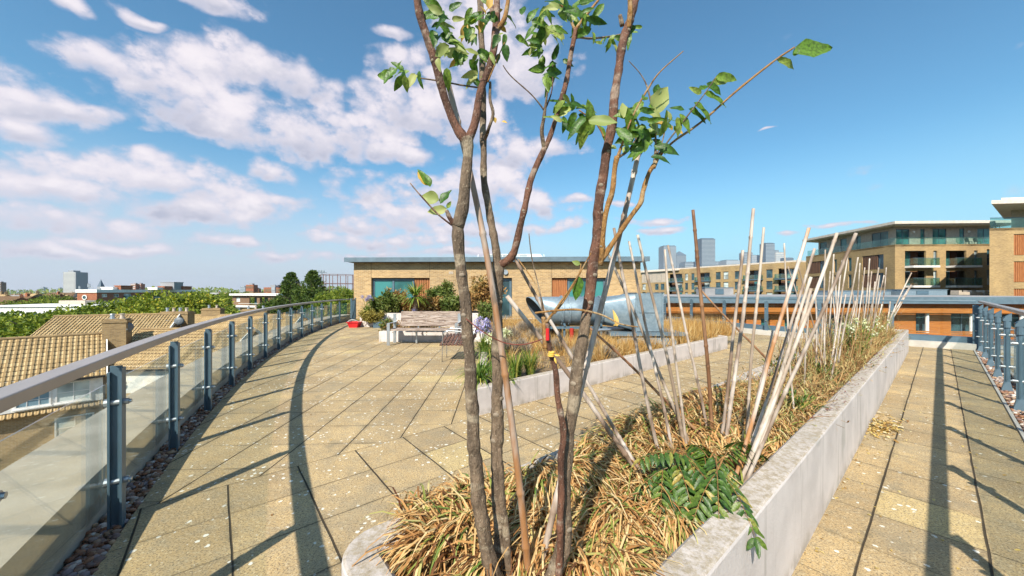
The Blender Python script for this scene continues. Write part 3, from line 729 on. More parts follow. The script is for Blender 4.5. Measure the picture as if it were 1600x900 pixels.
# ------------------------------------------------------------------ penthouse building on the terrace
FX0, FX1 = -8.98, 7.30
bl = thing('brick_pavilion', (0, FY, 0), 'low buff brick building with flat blue grey roof behind the bench', 'building')
m = MB()
X = lambda px: (px-800)/F*FY
ops = [(X(580)-FX0, X(671.5)-FX0, .12, 2.36), (X(771)-FX0, X(800)-FX0, .06, 2.36), (X(862)-FX0, X(947)-FX0, .12, 2.36)]
pt, d, nr = grid_wall(m, (FX0, FY), (FX1, FY), 0., 3.24, ops, .30)
for a, b in (((FX1, FY), (FX1, FY+12)), ((FX1, FY+12), (FX0, FY+12)), ((FX0, FY+12), (FX0, FY))): grid_wall(m, a, b, 0., 3.24, [])
m.build('wall', M['brick'], bl)
m = MB(); m.prism([(FX0-.32, FY-.40), (FX1+.33, FY-.40), (FX1+.33, FY+12.3), (FX0-.32, FY+12.3)], lambda p: 3.245+.0025*(p[0]+9), lambda p: 3.44+.0035*(p[0]+9)); rf = m.build('roof', M['fascia'], bl)
m = MB(); m.prism([(FX0-.35, FY-.44), (FX1+.36, FY-.44), (FX1+.36, FY-.401), (FX0-.35, FY-.401)], lambda p: 3.225+.0025*(p[0]+9), lambda p: 3.475+.0035*(p[0]+9)); m.build('fascia', M['fascia'], rf)
window(bl, pt, d, nr, ops[0][0], X(646)-FX0, .13, 2.33, .22, 2, 'blue_metal', 'window_teal', fw=.12)
louvres(bl, pt, d, nr, X(646.5)-FX0, ops[0][1], .13, 2.33, .20, M['cedar'], 9)
window(bl, pt, d, nr, X(887.5)-FX0, ops[2][1], .13, 2.33, .22, 3, 'blue_metal', 'window_teal', fw=.12)
louvres(bl, pt, d, nr, ops[2][0], X(887)-FX0, .13, 2.33, .20, M['cedar'], 9)
dr = window(bl, pt, d, nr, ops[1][0]+.02, ops[1][1]-.02, .07, 2.33, .22, 1, 'blue_metal', 'window', 'door', .13)
m = MB(); q = Vector(pt(ops[1][1]-.14, 1.05, .15)); m.tube([q, q-Vector((0, .05, 0)), q-Vector((.12, .05, 0))], .012, 6); m.build('handle', M['steel'], dr)
for px in (580, 671.5, 862): pass
m = MB()
for px in (580, 671.5, 862): m.box((X(px), FY-.002, 2.80), (.015, .012, .86))
m.build('movement_joint', M['dark'], bl)
m = MB(); m.box((X(705), FY-.004, 2.65), (.24, .014, .14)); [m.box((X(705), FY-.013, 2.60+i*.033), (.21, .01, .012)) for i in range(4)]; m.build('air_vent', M['cream'], bl)
m = MB(); m.tube([(X(790), FY-.02, 2.68), (X(790), FY-.10, 2.68)], .14, 16); m.build('wall_light', M['steel'], bl, smooth=False)
# rooflight on its roof
rt = thing('rooflight', (0, FY+3, 3.5), 'pale glazed rooflight on the flat roof of the brick building', 'rooflight')
m = MB(); x0, x1 = (745-800)/F*23.2, (852-800)/F*23.2
m.b2(x0, x1, FY+2.5, FY+4.2, 3.50, 3.62); m.build('kerb', M['white'], rt)
m = MB(); vs = [(x0, FY+2.5, 3.62), (x1, FY+2.5, 3.62), (x1, FY+4.2, 3.62), (x0, FY+4.2, 3.62), (x0+.6, FY+3.0, 3.98), (x1-.3, FY+3.0, 3.98), (x1-.3, FY+3.8, 3.98), (x0+.6, FY+3.8, 3.98)]
m.add(vs, [(4, 5, 6, 7), (0, 1, 5, 4), (1, 2, 6, 5), (2, 3, 7, 6), (3, 0, 4, 7)]); m.build('glazing', simple_glass('rooflight_glass', (.8, .85, .85), 1.4, opaque=.8, inner=(.30, .34, .35)), rt)
m = MB()
for k in range(9):
    xx = x0+.1+(x1-x0-.2)*k/8; m.beam((xx, FY+2.48, 3.64), (xx, FY+2.98, 3.99), .03, .03)
m.beam((x0+.6, FY+2.98, 4.0), (x1-.3, FY+2.98, 4.0), .04, .04); m.build('glazing_bar', M['white'], rt)

# ================================================================== BUILDINGS AROUND
def balcony(root, pt, d, nr, u0, u1, z, proj, slab='white', gl='bal_glass', floor_h=.28, rail_h=1.05):
    m = MB(); rz = atan2(d.y, d.x); c = Vector(pt((u0+u1)/2, z-floor_h/2))+nr*(proj/2+.003); m.box(c, (u1-u0, proj, floor_h), rz); b = m.build('balcony', M[slab], root)
    m = MB(); c = Vector(pt((u0+u1)/2, z+rail_h/2))+nr*(proj-.04); m.box(c, (u1-u0-.06, .02, rail_h-.06), rz)
    for u in (u0+.03, u1-.03): m.box(Vector(pt(u, z+rail_h/2))+nr*(proj/2), (.02, proj-.12, rail_h-.06), rz)
    m.build('balustrade', M[gl], b)
    m = MB(); c = Vector(pt((u0+u1)/2, z+rail_h))+nr*(proj-.04); m.box(c, (u1-u0, .05, .045), rz); m.build('top_rail', M['blue_metal'], b)
    return b
def recess(m, pt, u0, u1, v0, v1, depth):
    m.add([pt(u0, v0, depth), pt(u1, v0, depth), pt(u1, v1, depth), pt(u0, v1, depth)], [(0, 1, 2, 3)])

# --- long brick block in the middle distance
A, B = (46.0, 129.), (67.5, 84.5)
mb_ = thing('apartment_block', (*A, -10), 'long buff brick apartment block, its roofline dropping towards the brick building', 'apartment block')
L = math.hypot(B[0]-A[0], B[1]-A[1]); m = MB(); ops = []; wins = []; rec = []
ZT = 8.6
uu = 9.0
pat = []
def U(px):      # where the sight line of a photo column meets the facade
    r = (px-800)/F; dx, dy = (B[0]-A[0])/L, (B[1]-A[1])/L
    return (r*A[1]-A[0])/(dx-r*dy)
for px in (1072.5, 1082.5, 1122, 1134, 1152, 1202):
    w = .55 if px < 1100 else .75
    for z0 in (4.95, 2.05, -.85): u = U(px); ops.append((u-w, u+w, z0, z0+2.15)); wins.append((u-w, u+w, z0, z0+2.15, 'window' if R.random() < .55 else 'curtain'))
for pa, pb in ((1046, 1066), (1090, 1109), (1166, 1190), (1216, 1244)):
    for z0 in (4.75, 1.85, -1.05): ua, ub = U(pa), U(pb); ops.append((ua, ub, z0, z0+2.45)); rec.append((ua, ub, z0, z0+2.45))
for px in (1006, 1026, 1035):
    for z0 in (2.05, -.85): u = U(px); ops.append((u-.8, u+.8, z0, z0+2.1)); wins.append((u-.8, u+.8, z0, z0+2.1, 'curtain' if R.random() < .4 else 'window'))
pt, d, nr = grid_wall(m, A, B, -10., ZT, ops, .25)
for a, b in ((B, (B[0]+22, B[1]+9)), ((B[0]+22, B[1]+9), (A[0]+22, A[1]+9)), ((A[0]+22, A[1]+9), A)): grid_wall(m, a, b, -10., ZT, [])
for (u0, u1, v0, v1) in rec: recess(m, pt, u0, u1, v0, v1, 1.3)
m.build('wall', M['brick_far'], mb_)
for (u0, u1, v0, v1, g) in wins: window(mb_, pt, d, nr, u0, u1, v0, v1, .22, 1, 'blue_metal', g, fw=.09, bars=1)
for (u0, u1, v0, v1) in rec:
    k = (u1-u0); g = R.choice(['curtain', 'window', 'window_teal'])
    window(mb_, pt, d, nr, u0+k*.35, u1-.05, v0+.02, v1-.1, 1.2, 2, 'blue_metal', g, fw=.12)
    louvres(mb_, pt, d, nr, u0+.03, u0+k*.33, v0+.02, v1-.1, 1.2, M['shutter'], 6)
    balcony(mb_, pt, d, nr, u0-.4, u1+.4, v0, .9, 'blue_metal', floor_h=.3)
m = MB()
poly = [A, B, (B[0]+22, B[1]+9), (A[0]+22, A[1]+9)]
m.prism(offset(poly+[poly[0]], -.25)[:-1], ZT+.01, ZT+.38); m.build('roof', M['soffit'], mb_)
m = MB(); a, b = Vector(pt(U(1003), 0)), Vector(pt(U(1062), 0)); q = nr*.6
m.prism([tuple((a+q)[:2]), tuple((b+q)[:2]), tuple((b-q*2)[:2]), tuple((a-q*2)[:2])], 8.25, 8.56); m.build('canopy', M['soffit'], mb_)
m = MB(); m.prism([tuple((a+nr*.05)[:2]), tuple((Vector(pt(U(1040), 0))+nr*.05)[:2]), tuple((Vector(pt(U(1040), 0))+nr*.004)[:2]), tuple((a+nr*.004)[:2])], 4.6, 8.2); tp = m.build('cladding_panel', M['cream'], mb_)
for px in (1009, 1017, 1030):
    u = U(px); w = 1. if px == 1030 else .6; window(tp, lambda u, z, b=0.: tuple(Vector(pt(u, z, b))+nr*.06), d, nr, u-w, u+w, 5.1, 7.5, .02, 1, 'blue_metal', 'curtain')

# --- the corner block with the set back top storey
CN = (54.9, 51.0); RE = (71.5, 50.2); LE = (56.6, 68.5)
big = thing('apartment_block', (*CN, -10), 'large buff brick apartment block with a broad pale overhanging roof at its corner', 'apartment block')
ZB = H+(455-382)/F*51
def mkU(A, B):
    L = math.hypot(B[0]-A[0], B[1]-A[1]); dx, dy = (B[0]-A[0])/L, (B[1]-A[1])/L
    return lambda px: ((px-800)/F*A[1]-A[0])/(dx-(px-800)/F*dy)
def Zp(py, Y=51.): return H-(py-455)/F*Y
m = MB(); uR = mkU(CN, RE); opsR = []; winR = []; recR = []
for pa, pb, pw0, pw1 in ((1414, 1447, 1458.5, 1464.5), (1478, 1510, 1522, 1528)):
    for row, (y0, y1) in enumerate(((392, 416), (423, 446.5), (453, 477))):
        u0, u1 = uR(pa), uR(pb); z1, z0 = Zp(y0), Zp(y1); opsR.append((u0, u1, z0, z1)); recR.append((u0, u1, z0, z1, row))
        w0, w1 = uR(pw0), uR(pw1); opsR.append((w0, w1, z0, z1)); winR.append((w0, w1, z0, z1, 'curtain'))
for (y0, y1) in ((390, 415), (422, 445.5), (453, 475)): opsR.append((uR(1542), uR(1550.5), Zp(y1), Zp(y0))); winR.append((uR(1542), uR(1550.5), Zp(y1), Zp(y0), R.choice(['window', 'curtain'])))
ptR, dR, nR = grid_wall(m, CN, RE, -10., ZB, opsR, .25)
uL0 = mkU(LE, CN); opsL = []; winL = []; shL = []
LL = math.hypot(LE[0]-CN[0], LE[1]-CN[1])
for row, (z1, z0) in enumerate(((Zp(395), Zp(419)), (Zp(425.), Zp(449)), (Zp(455), Zp(479)))):
    for pa, pb in ((1347, 1380.5), (1262, 1288)): opsL.append((uL0(pa), uL0(pb), z0, z1)); shL.append((uL0(pa), uL0(pb), z0, z1))
    for pa, pb in ((1325, 1330.5), (1303, 1307.5)): opsL.append((uL0(pa), uL0(pb), z0, z1)); winL.append((uL0(pa), uL0(pb), z0, z1, 'window_teal'))
ptL, dL, nL = grid_wall(m, LE, CN, -10., ZB, opsL, .25)
BK = (LE[0]+20, LE[1]+6)
for a, b in ((RE, (RE[0]+1, BK[1])), ((RE[0]+1, BK[1]), BK), (BK, LE)): grid_wall(m, a, b, -10., ZB, [])
m.prism([LE, CN, RE, (RE[0]+1, BK[1]), BK], ZB-.3, ZB-.01)
for (u0, u1, v0, v1, _) in recR: recess(m, ptR, u0, u1, v0, v1, 1.2)
m.build('wall', M['brick_far'], big)
for (u0, u1, v0, v1, g) in winR: window(big, ptR, dR, nR, u0, u1, v0, v1, .2, 1, 'blue_metal', g, fw=.08, bars=1)
for (u0, u1, v0, v1, g) in winL: window(big, ptL, dL, nL, u0, u1, v0, v1, .2, 1, 'blue_metal', g, fw=.08)
for (u0, u1, v0, v1) in shL:
    k = u1-u0; louvres(big, ptL, dL, nL, u0+.03, u0+k*.72, v0+.03, v1-.03, .12, M['shutter'], 8, 'shutter'); window(big, ptL, dL, nL, u0+k*.73, u1-.02, v0, v1, .2, 1, 'blue_metal', 'window', fw=.1)
for (u0, u1, v0, v1, row) in recR:
    k = u1-u0; window(big, ptR, dR, nR, u0+.02, u0+k*.62, v0+.05, v1-.03, 1.1, 2, 'blue_metal', R.choice(['window', 'curtain', 'window_teal']), fw=.11)
    louvres(big, ptR, dR, nR, u0+k*.64, u1-.03, v0+.05, v1-.03, 1.1, M['timber_dark'], 7, 'shutter')
    balcony(big, ptR, dR, nR, u0-.05, u0+(uR(1465)-uR(1414))-.95, v0+.02, 1.2, 'white')
# top storey, set back, with glass balustrade and the overhanging roof
def inset_poly(poly, dd):
    if sum(poly[i][0]*poly[(i+1) % len(poly)][1]-poly[(i+1) % len(poly)][0]*poly[i][1] for i in range(len(poly))) < 0: dd = -dd
    out = []; n = len(poly)
    for i in range(n):
        a, b, c = [Vector(poly[(i+k-1) % n]) for k in range(3)]
        e1 = (b-a).normalized(); e2 = (c-b).normalized(); n1 = Vector((-e1.y, e1.x)); n2 = Vector((-e2.y, e2.x)); out.append(tuple(b+(n1+n2)/max(.35, 1+n1.dot(n2))*dd))
    return out
full = [LE, CN, RE, (RE[0]+1, BK[1]), BK]; ins = inset_poly(full, 1.5)
m = MB(); ZR = ZB+2.75
tw = []
pa = mkU(ins[1], ins[2]); opsT = [(pa(a), pa(b), ZB+.05, ZB+2.45) for a, b in ((1400, 1421), (1438, 1445), (1457, 1479), (1499, 1507), (1527, 1549))]
ptT, dT, nT = grid_wall(m, ins[1], ins[2], ZB, ZR, opsT, .12)
pb_ = mkU(ins[0], ins[1]); opsS = [(pb_(a), pb_(b), ZB+.05, ZB+2.4) for a, b in ((1281, 1292), (1313, 1323), (1338, 1345), (1362, 1388))]
ptS, dS, nS = grid_wall(m, ins[0], ins[1], ZB, ZR, opsS, .12)
for i in (2, 3, 4): grid_wall(m, ins[i], ins[(i+1) % 5], ZB, ZR, [])
ts = m.build('top_storey', M['cream'], big)
for o in opsT: window(ts, ptT, dT, nT, o[0], o[1], o[2], o[3], .1, 2 if o[1]-o[0] > 1 else 1, 'blue_metal', 'window_teal', fw=.09)
for o in opsS: window(ts, ptS, dS, nS, o[0], o[1], o[2], o[3], .1, 2 if o[1]-o[0] > 2 else 1, 'blue_metal', 'window_teal', fw=.09)
m = MB(); g = inset_poly(full, .18)
for i in (0, 1):
    a, b = Vector((*g[i], 0)), Vector((*g[i+1], 0)); c = (a+b)/2; m.box((c.x, c.y, ZB+.52), ((b-a).length-.03, .02, 1.0), atan2((b-a).y, (b-a).x))
m.build('balustrade', M['bal_glass'], big)
m = MB(); ov = inset_poly(full, -.15); m.prism(ov, ZR+.01, ZR+.14); m.prism(inset_poly(full, -.45), ZR+.142, ZR+.52); m.build('roof', M['soffit'], big)
# round wall lamps, table and chairs of the roof terrace
for i, px in enumerate((1427, 1513)):
    m = MB(); c = Vector(ptT(pa(px), ZB+2.0)); m.tube([c, c+nT*.12], .16, 12); m.build('wall_light', M['white'], ts)
for i, (px, lab) in enumerate(((1487, 'pale round table standing on its edge behind the roof terrace glass'),)):
    c = Vector(ptT(pa(px), ZB+.6))+nT*.9; r = thing('terrace_table', (c.x, c.y, ZB), lab, 'table'); m = MB(); m.tube([c, c+nT*.05], .5, 20); m.build('table_top', M['bal_glass'], r)
    m = MB(); m.box((c.x, c.y+.1, ZB+.06), (.5, .3, .1)); m.build('base', M['blue_metal'], r)
def patio_chair(c, lab):
    r = thing('patio_chair', c, lab, 'chair'); m = MB(); m.box((c[0], c[1], c[2]+.42), (.5, .45, .05)); m.build('seat', M['dark'], r)
    m = MB(); m.beam((c[0]-.25, c[1], c[2]+.42), (c[0]-.38, c[1], c[2]+.95), .45, .04); m.build('backrest', M['dark'], r)
    for a in (-.2, .2):
        for b in (-.18, .18): m = MB(); m.beam((c[0]+a, c[1]+b, c[2]), (c[0]+a, c[1]+b, c[2]+.4), .04, .04); m.build('leg', M['dark'], r)
for px, lab in ((1504, 'dark patio chair beside the round terrace table'), (1517, 'dark patio chair further along the same roof terrace')):
    c = Vector(ptT(pa(px), ZB))+nT*.75; patio_chair((c.x, c.y, ZB), lab)

# --- rightmost block
CR = (52.6, 39.2); CE = (70, 37.2); CB = (66., 48.)
rb = thing('apartment_block', (*CR, -10), 'rightmost brick block with red brown timber shutters and flat canopy roof', 'apartment block')
m = MB(); ZC = Zp(356, 39.); uC = mkU(CR, CE); opsC = [(uC(1584), uC(1640), Zp(y1, 39), Zp(y0, 39)) for y0, y1 in ((366, 399), (408.5, 441), (451, 484))]
opsC += [(a+6, b+6, c, d_) for a, b, c, d_ in opsC]
ptC, dC, nC = grid_wall(m, CR, CE, -10., ZC, opsC, .25); grid_wall(m, CB, CR, -10., ZC, []); grid_wall(m, (CE[0]+2, CB[1]), CB, -10., ZC, []); m.prism([CB, CR, CE, (CE[0]+2, CB[1])], ZC-.3, ZC-.01); m.build('wall', M['brick_far'], rb)
for o in opsC: louvres(rb, ptC, dC, nC, o[0]+.04, o[1]-.04, o[2]+.04, o[3]-.04, .14, M['cedar'], 16, 'shutter')
m = MB(); m.prism([(CR[0]-1.4, CR[1]-1.2), (CE[0]+1, CE[1]-1.6), (CE[0]+3, CB[1]-2), (CR[0]+11, CB[1]-2)], Zp(322, 39), Zp(322, 39)+.38); m.prism([(CR[0]+.2, CR[1]-.8), (CE[0]+1, CE[1]-1), (CE[0]+3, CB[1]-3), (CR[0]+12.5, CB[1]-3)], Zp(322, 39)+.383, Zp(322, 39)+.75); m.build('roof', M['soffit'], rb)
m = MB(); m.prism([(CR[0]+5.2, CR[1]+2), (CE[0]+1, CE[1]+2), (CE[0]+3, CB[1]-3), (CR[0]+13, CB[1]-3)], ZC, Zp(322, 39)-.01); m.build('top_storey', M['cream'], rb)
m = MB(); a = Vector(ptC(.15, ZC+.55)); b = Vector(ptC(14, ZC+.55)); c = (a+b)/2; m.box(c-nC*.1, (13.8, .02, 1.1), atan2(dC.y, dC.x)); m.build('balustrade', M['bal_glass'], rb)
m = MB(); m.box(c-nC*.1+Vector((0, 0, .58)), (13.8, .06, .05), atan2(dC.y, dC.x)); m.build('top_rail', M['blue_metal'], rb)
patio_chair((CR[0]+1.9, CR[1]+.9, ZC), 'dark patio chair behind glass under the flat canopy roof')

# --- orange timber building across the courtyard
ob_ = thing('timber_building', (25, 26, -10), 'low building clad in orange timber under a long blue grey roof edge', 'building')
OA, OB = (8.6, 27.2), (46., 23.2); uO = mkU(OA, OB)
m = MB(); rz = atan2(OB[1]-OA[1], OB[0]-OA[0]); LO = math.hypot(OB[0]-OA[0], OB[1]-OA[1]); dO = Vector((cos(rz), sin(rz), 0)); nO = Vector((sin(rz), -cos(rz), 0))
opsO = [(uO(a), uO(b), -1.05, -.42) for a, b in ((1090, 1124), (1155, 1166), (1189, 1203), (1226, 1243))]+[(uO(1431), uO(1450), -1.6, .05), (uO(1486), uO(1530), -1.6, .05), (uO(1290), uO(1372), -1.6, -.1), (uO(1560), uO(1600), -1.6, .0)]
ptO, dO, nO = grid_wall(m, OA, OB, -2.4, .80, opsO, .3); m.build('timber_wall', M['timber_orange'], ob_)
m = MB(); grid_wall(m, OA, OB, -10., -2.4, [], .3); grid_wall(m, (OA[0], OA[1]+24), OA, -10., .8, []); m.build('wall', M['brick_brown'], ob_)
for o in opsO: window(ob_, ptO, dO, nO, o[0], o[1], o[2], o[3], .25, 2 if o[1]-o[0] > 1.2 else 1, 'blue_metal', 'window_teal' if o[3] < -.3 else 'window', fw=.07)
m = MB(); c = OA; 
def slab(mb, y0, y1, z0, z1): a = Vector((*OA, 0))+nO*y0; b = Vector((*OB, 0))+nO*y0; c = Vector((*OB, 0))+nO*y1; e = Vector((*OA, 0))+nO*y1; mb.prism([tuple(q[:2]) for q in (a, b, c, e)], z0, z1)
slab(m, .74, -24, .86, 1.16); rf = m.build('roof', M['roof_grey'], ob_)
m = MB(); slab(m, .80, .745, .74, 1.21); m.build('fascia', M['fascia'], rf)
m = MB(); slab(m, .735, .003, .80, .855); m.build('soffit', M['timber_dark'], ob_)
m = MB(); slab(m, .66, .50, .10, .42); m.build('timber_beam', M['timber_orange'], ob_)
m = MB()
for px in (1440, 1508, 1585): u = uO(px); q = Vector(ptO(u, -.7))+nO*.36; m.tube([q-Vector((0, 0, 2)), q+Vector((0, 0, .8))], .10, 10)
m.build('column', M['white'], ob_)
m = MB()
for i in range(7): slab(m, .67, .63, -2.0+i*.13, -1.91+i*.13)
m.build('slatted_parapet', M['timber_orange'], ob_)
m = MB(); slab(m, .72, .003, -2.35, -2.05); m.build('balcony_floor', M['blue_metal'], ob_)
for nm, px0, px1, Y, z0, z1, mt, lab in (('roof_plant', 1102, 1146, 40, 1.15, 1.98, 'roof_grey', 'long low grey plant box on the roof behind the tallest brown cane'), ('roof_plant', 1416, 1480, 38, 1.15, 1.75, 'duct', 'grey metal plant box with dark louvre on the timber building roof'),
                                ('roof_plant', 1300, 1392, 39, 1.15, 1.62, 'duct', 'wide low metal box on the roof behind the thicket of canes')):
    a, b = (px0-800)/F*Y, (px1-800)/F*Y; r = thing(nm, ((a+b)/2, Y, z0), lab, 'roof plant'); m = MB(); m.b2(a, b, Y, Y+2, z0, z1); m.build('casing', M[mt], r)
    m = MB(); k = .35 if px0 != 1416 else .24; m.b2(a+(b-a)*k, a+(b-a)*(k+.3), Y-.04, Y-.003, z0+.1, z1-.1); m.build('louvre', M['blue_metal'], r)
    m = MB(); m.b2(a-.06, b+.06, Y-.06, Y+2.06, z1+.002, z1+.06); m.build('lid', M['fascia'], r)
for i, px in enumerate((1500, 1520, 1540, 1550)):
    Y = 42; a = (px-800)/F*Y; c = (a, Y, 1.16); mm = MB(); mm.box((a, Y, 1.16+.18), (1.3, .8, .36)); mm.box((a-.45, Y, 1.16+.45), (.35, .8, .18)); o = mm.build('outdoor_sofa', M['cream'], loc=c)
    tag(o, ['first', 'second', 'third', 'fourth'][i]+' cream outdoor sofa from the plant box on the far roof', 'sofa', 'cream sofas on the far roof terrace')

# --- Canary Wharf-like skyline, kilometres away
def tower(px0, px1, py, Y, lab, mt, top='flat', fl=28, cols=8):
    a, b = (px0-800)/F*Y, (px1-800)/F*Y; w = b-a; z1 = H-(py-455)/F*Y
    r = thing('skyscraper', ((a+b)/2, Y, -10), lab, 'skyscraper'); m = MB(); m.b2(a, b, Y, Y+w, -10, z1 if top == 'flat' else z1-w*.45); m.build('shaft', mt, r)
    m = MB(); zt = (z1 if top == 'flat' else z1-w*.45)
    for k in range(fl): z = 20+(zt-24)*k/fl; m.b2(a-.4, b+.4, Y-1.2, Y-.6, z, z+(zt-24)/fl*.42)
    m.build('floor_band', M['sk_light'], r)
    m = MB()
    if top == 'pyramid':
        zt = z1-w*.45; m.add([(a, Y, zt+.1), (b, Y, zt+.1), (b, Y+w, zt+.1), (a, Y+w, zt+.1), ((a+b)/2, Y+w/2, z1)], [(0, 1, 4), (1, 2, 4), (2, 3, 4), (3, 0, 4), (3, 2, 1, 0)])
    else: m.b2(a+w*.06, b-w*.06, Y+w*.1, Y+w*.9, z1+.1, z1+w*.06)
    m.build('roof', M['sk_dark'], r)
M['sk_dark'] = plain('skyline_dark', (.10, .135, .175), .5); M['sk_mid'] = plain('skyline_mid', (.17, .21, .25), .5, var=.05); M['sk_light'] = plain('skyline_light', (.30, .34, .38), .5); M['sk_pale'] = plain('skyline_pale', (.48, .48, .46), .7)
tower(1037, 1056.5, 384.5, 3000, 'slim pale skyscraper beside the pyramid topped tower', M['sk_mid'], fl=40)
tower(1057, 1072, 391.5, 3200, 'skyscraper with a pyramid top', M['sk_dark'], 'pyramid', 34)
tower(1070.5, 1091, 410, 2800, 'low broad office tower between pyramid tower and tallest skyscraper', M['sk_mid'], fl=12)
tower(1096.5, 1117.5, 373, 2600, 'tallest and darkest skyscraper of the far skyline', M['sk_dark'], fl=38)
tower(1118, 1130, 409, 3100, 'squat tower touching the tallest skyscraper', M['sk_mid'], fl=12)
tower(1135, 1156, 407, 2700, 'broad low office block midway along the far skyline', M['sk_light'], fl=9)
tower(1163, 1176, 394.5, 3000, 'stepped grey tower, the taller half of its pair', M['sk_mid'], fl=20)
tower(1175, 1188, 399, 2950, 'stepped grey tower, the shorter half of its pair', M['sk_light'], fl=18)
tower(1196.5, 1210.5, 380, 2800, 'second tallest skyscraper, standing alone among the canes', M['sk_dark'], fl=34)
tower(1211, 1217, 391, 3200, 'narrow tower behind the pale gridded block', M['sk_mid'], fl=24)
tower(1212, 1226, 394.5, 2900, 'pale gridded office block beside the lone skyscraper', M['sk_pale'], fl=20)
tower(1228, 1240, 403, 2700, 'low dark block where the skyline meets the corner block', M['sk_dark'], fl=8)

# ================================================================== THE TOWN ON THE OTHER SIDE
def house(c, rz, L, Wd, zw, zr, lab, wall='brick_old', roof='tile_brown', nwin=3, group=None, storeys=2):
    r = thing('house', (c[0], c[1], -10), lab, 'house', group, rz=rz); m = MB(); a, b = L/2, Wd/2; h = zw+10; hr = zr+10
    m.add([(-a, -b, 0), (a, -b, 0), (a, b, 0), (-a, b, 0), (-a, -b, h), (a, -b, h), (a, b, h), (-a, b, h), (-a, 0, hr-.02), (a, 0, hr-.02)], [(0, 1, 5, 4), (2, 3, 7, 6), (1, 2, 6, 9, 5), (3, 0, 4, 8, 7)]); m.build('wall', M[wall], r)
    s = (hr-h)/b; e = .35; m = MB(); vs = []
    for sg in (-1, 1):
        p = [(-a-.2, sg*(b+e), h-e*s), (a+.2, sg*(b+e), h-e*s), (a+.2, 0, hr), (-a-.2, 0, hr)]; q = [(x, y, z+.12) for x, y, z in p]
        m.add(p+q, [(0, 1, 5, 4), (1, 2, 6, 5), (2, 3, 7, 6), (3, 0, 4, 7), (4, 5, 6, 7), (3, 2, 1, 0)])
    rf = m.build('roof', M[roof], r)
    m = MB(); m.box((a*.7, 0, hr+.3), (.9, .7, 1.4)); [m.tube([(a*.7+q, 0, hr+1.0), (a*.7+q, 0, hr+1.35)], .11, 6) for q in (-.25, .25)]; m.build('chimney', M[wall], rf)
    for st in range(storeys):
        z = h-1.9-st*2.8
        if z < .5: break
        for k in range(nwin):
            x = -a+L*(k+.5)/nwin; m = MB(); m.box((x, -b-.02, z+.6), (1.2, .08, 1.3)); w = m.build('window', M['white'], r)
            m = MB(); m.box((x-.28, -b-.055, z+.6), (.46, .03, 1.1)); m.box((x+.28, -b-.055, z+.6), (.46, .03, 1.1)); m.build('pane', M['window'], w)
    return r
# --- the near row of tiled houses just below the terrace
def row_house(E, dirr, L, w, drop, zr, zE, lab, second='white'):
    """E: ridge end nearest the camera axis; dirr: plan direction of the ridge; slope faces the terrace"""
    r = thing('tiled_house', (E[0], E[1], -10), lab, 'house', rz=atan2(dirr[1], dirr[0]))   # local x along the ridge, -y towards the terrace
    # local frame: x from -L..0 (E at x=0), -y towards the terrace
    zr_, ze = zr+10, zr+10-drop; m = MB()
    m.add([(-L, -w, 0), (0, -w, 0), (0, w, 0), (-L, w, 0), (-L, -w, ze), (0, -w, ze), (0, w, ze), (-L, w, ze), (-L, 0, zr_-.05), (0, 0, zr_-.05)], [(1, 2, 6, 9, 5), (3, 0, 4, 8, 7), (2, 3, 7, 6)])
    m.add([(-L, -w, 0), (0, -w, 0), (0, -w, ze-1.75), (-L, -w, ze-1.75)], [(0, 1, 2, 3)]); m.build('brick_wall', M['brick'], r)
    m = MB(); m.b2(-L, 0, -w-.03, -w+.2, ze-1.75, ze-.02); m.build('render_band', M['white'], r)
    sl = drop/w; e = .3
    for sg in (-1, 1):
        mm = MB(); p = [(-L-.1, sg*(w+e), ze-e*sl), (.12, sg*(w+e), ze-e*sl), (.12, 0, zr_), (-L-.1, 0, zr_)]
        # ribbed tile geometry on the slope
        nx, ny = int((L+.2)/.075), int(math.hypot(w+e, drop)/.28); vs = []
        if sg == -1:
            for j in range(ny+1):
                for jj in (0, 1):
                    if jj and j == ny: continue
                    k = j/ny; y = sg*(w+e)*(1-k); zz = (ze-e*sl)+(zr_-ze+e*sl)*k+ (.02 if jj == 0 else -.015)
                    for i in range(nx+1): x = -L-.1+(L+.2)*i/nx; vs.append((x, y, zz+.026*sin(i*2*pi/3.)))
            rows = 2*ny+1; mm.add(vs, [(a*(nx+1)+i, a*(nx+1)+i+1, (a+1)*(nx+1)+i+1, (a+1)*(nx+1)+i) for a in range(rows-1) for i in range(nx)])
            q = [(x, y, z-.09) for x, y, z in p]; mm.add(q, [(3, 2, 1, 0)])
            mm.build('tile_slope', M['tile'], r)
        else:
            q = [(x, y, z-.1) for x, y, z in p]; mm.add(p+q, [(3, 2, 1, 0), (4, 5, 6, 7), (0, 1, 5, 4), (1, 2, 6, 5), (2, 3, 7, 6), (3, 0, 4, 7)]); mm.build('tile_slope', M['tile'], r)
    m = MB(); m.tube([(-L-.1, 0, zr_+.02), (.12, 0, zr_+.02)], .10, 8); m.build('ridge_tiles', M['brick_old'], r)
    m = MB(); m.beam((.17, -w-e, ze-e*sl-.03), (.17, 0, zr_-.0), .06, .22); m.beam((.17, w+e, ze-e*sl-.03), (.17, 0, zr_-.0), .06, .22); m.build('bargeboard', M['white'], r)
    m = MB(); m.beam((-L, -w-e-.05, ze-e*sl-.05), (.1, -w-e-.05, ze-e*sl-.05), .12, .10); m.build('gutter', M['dark'], r)
    return r, ze
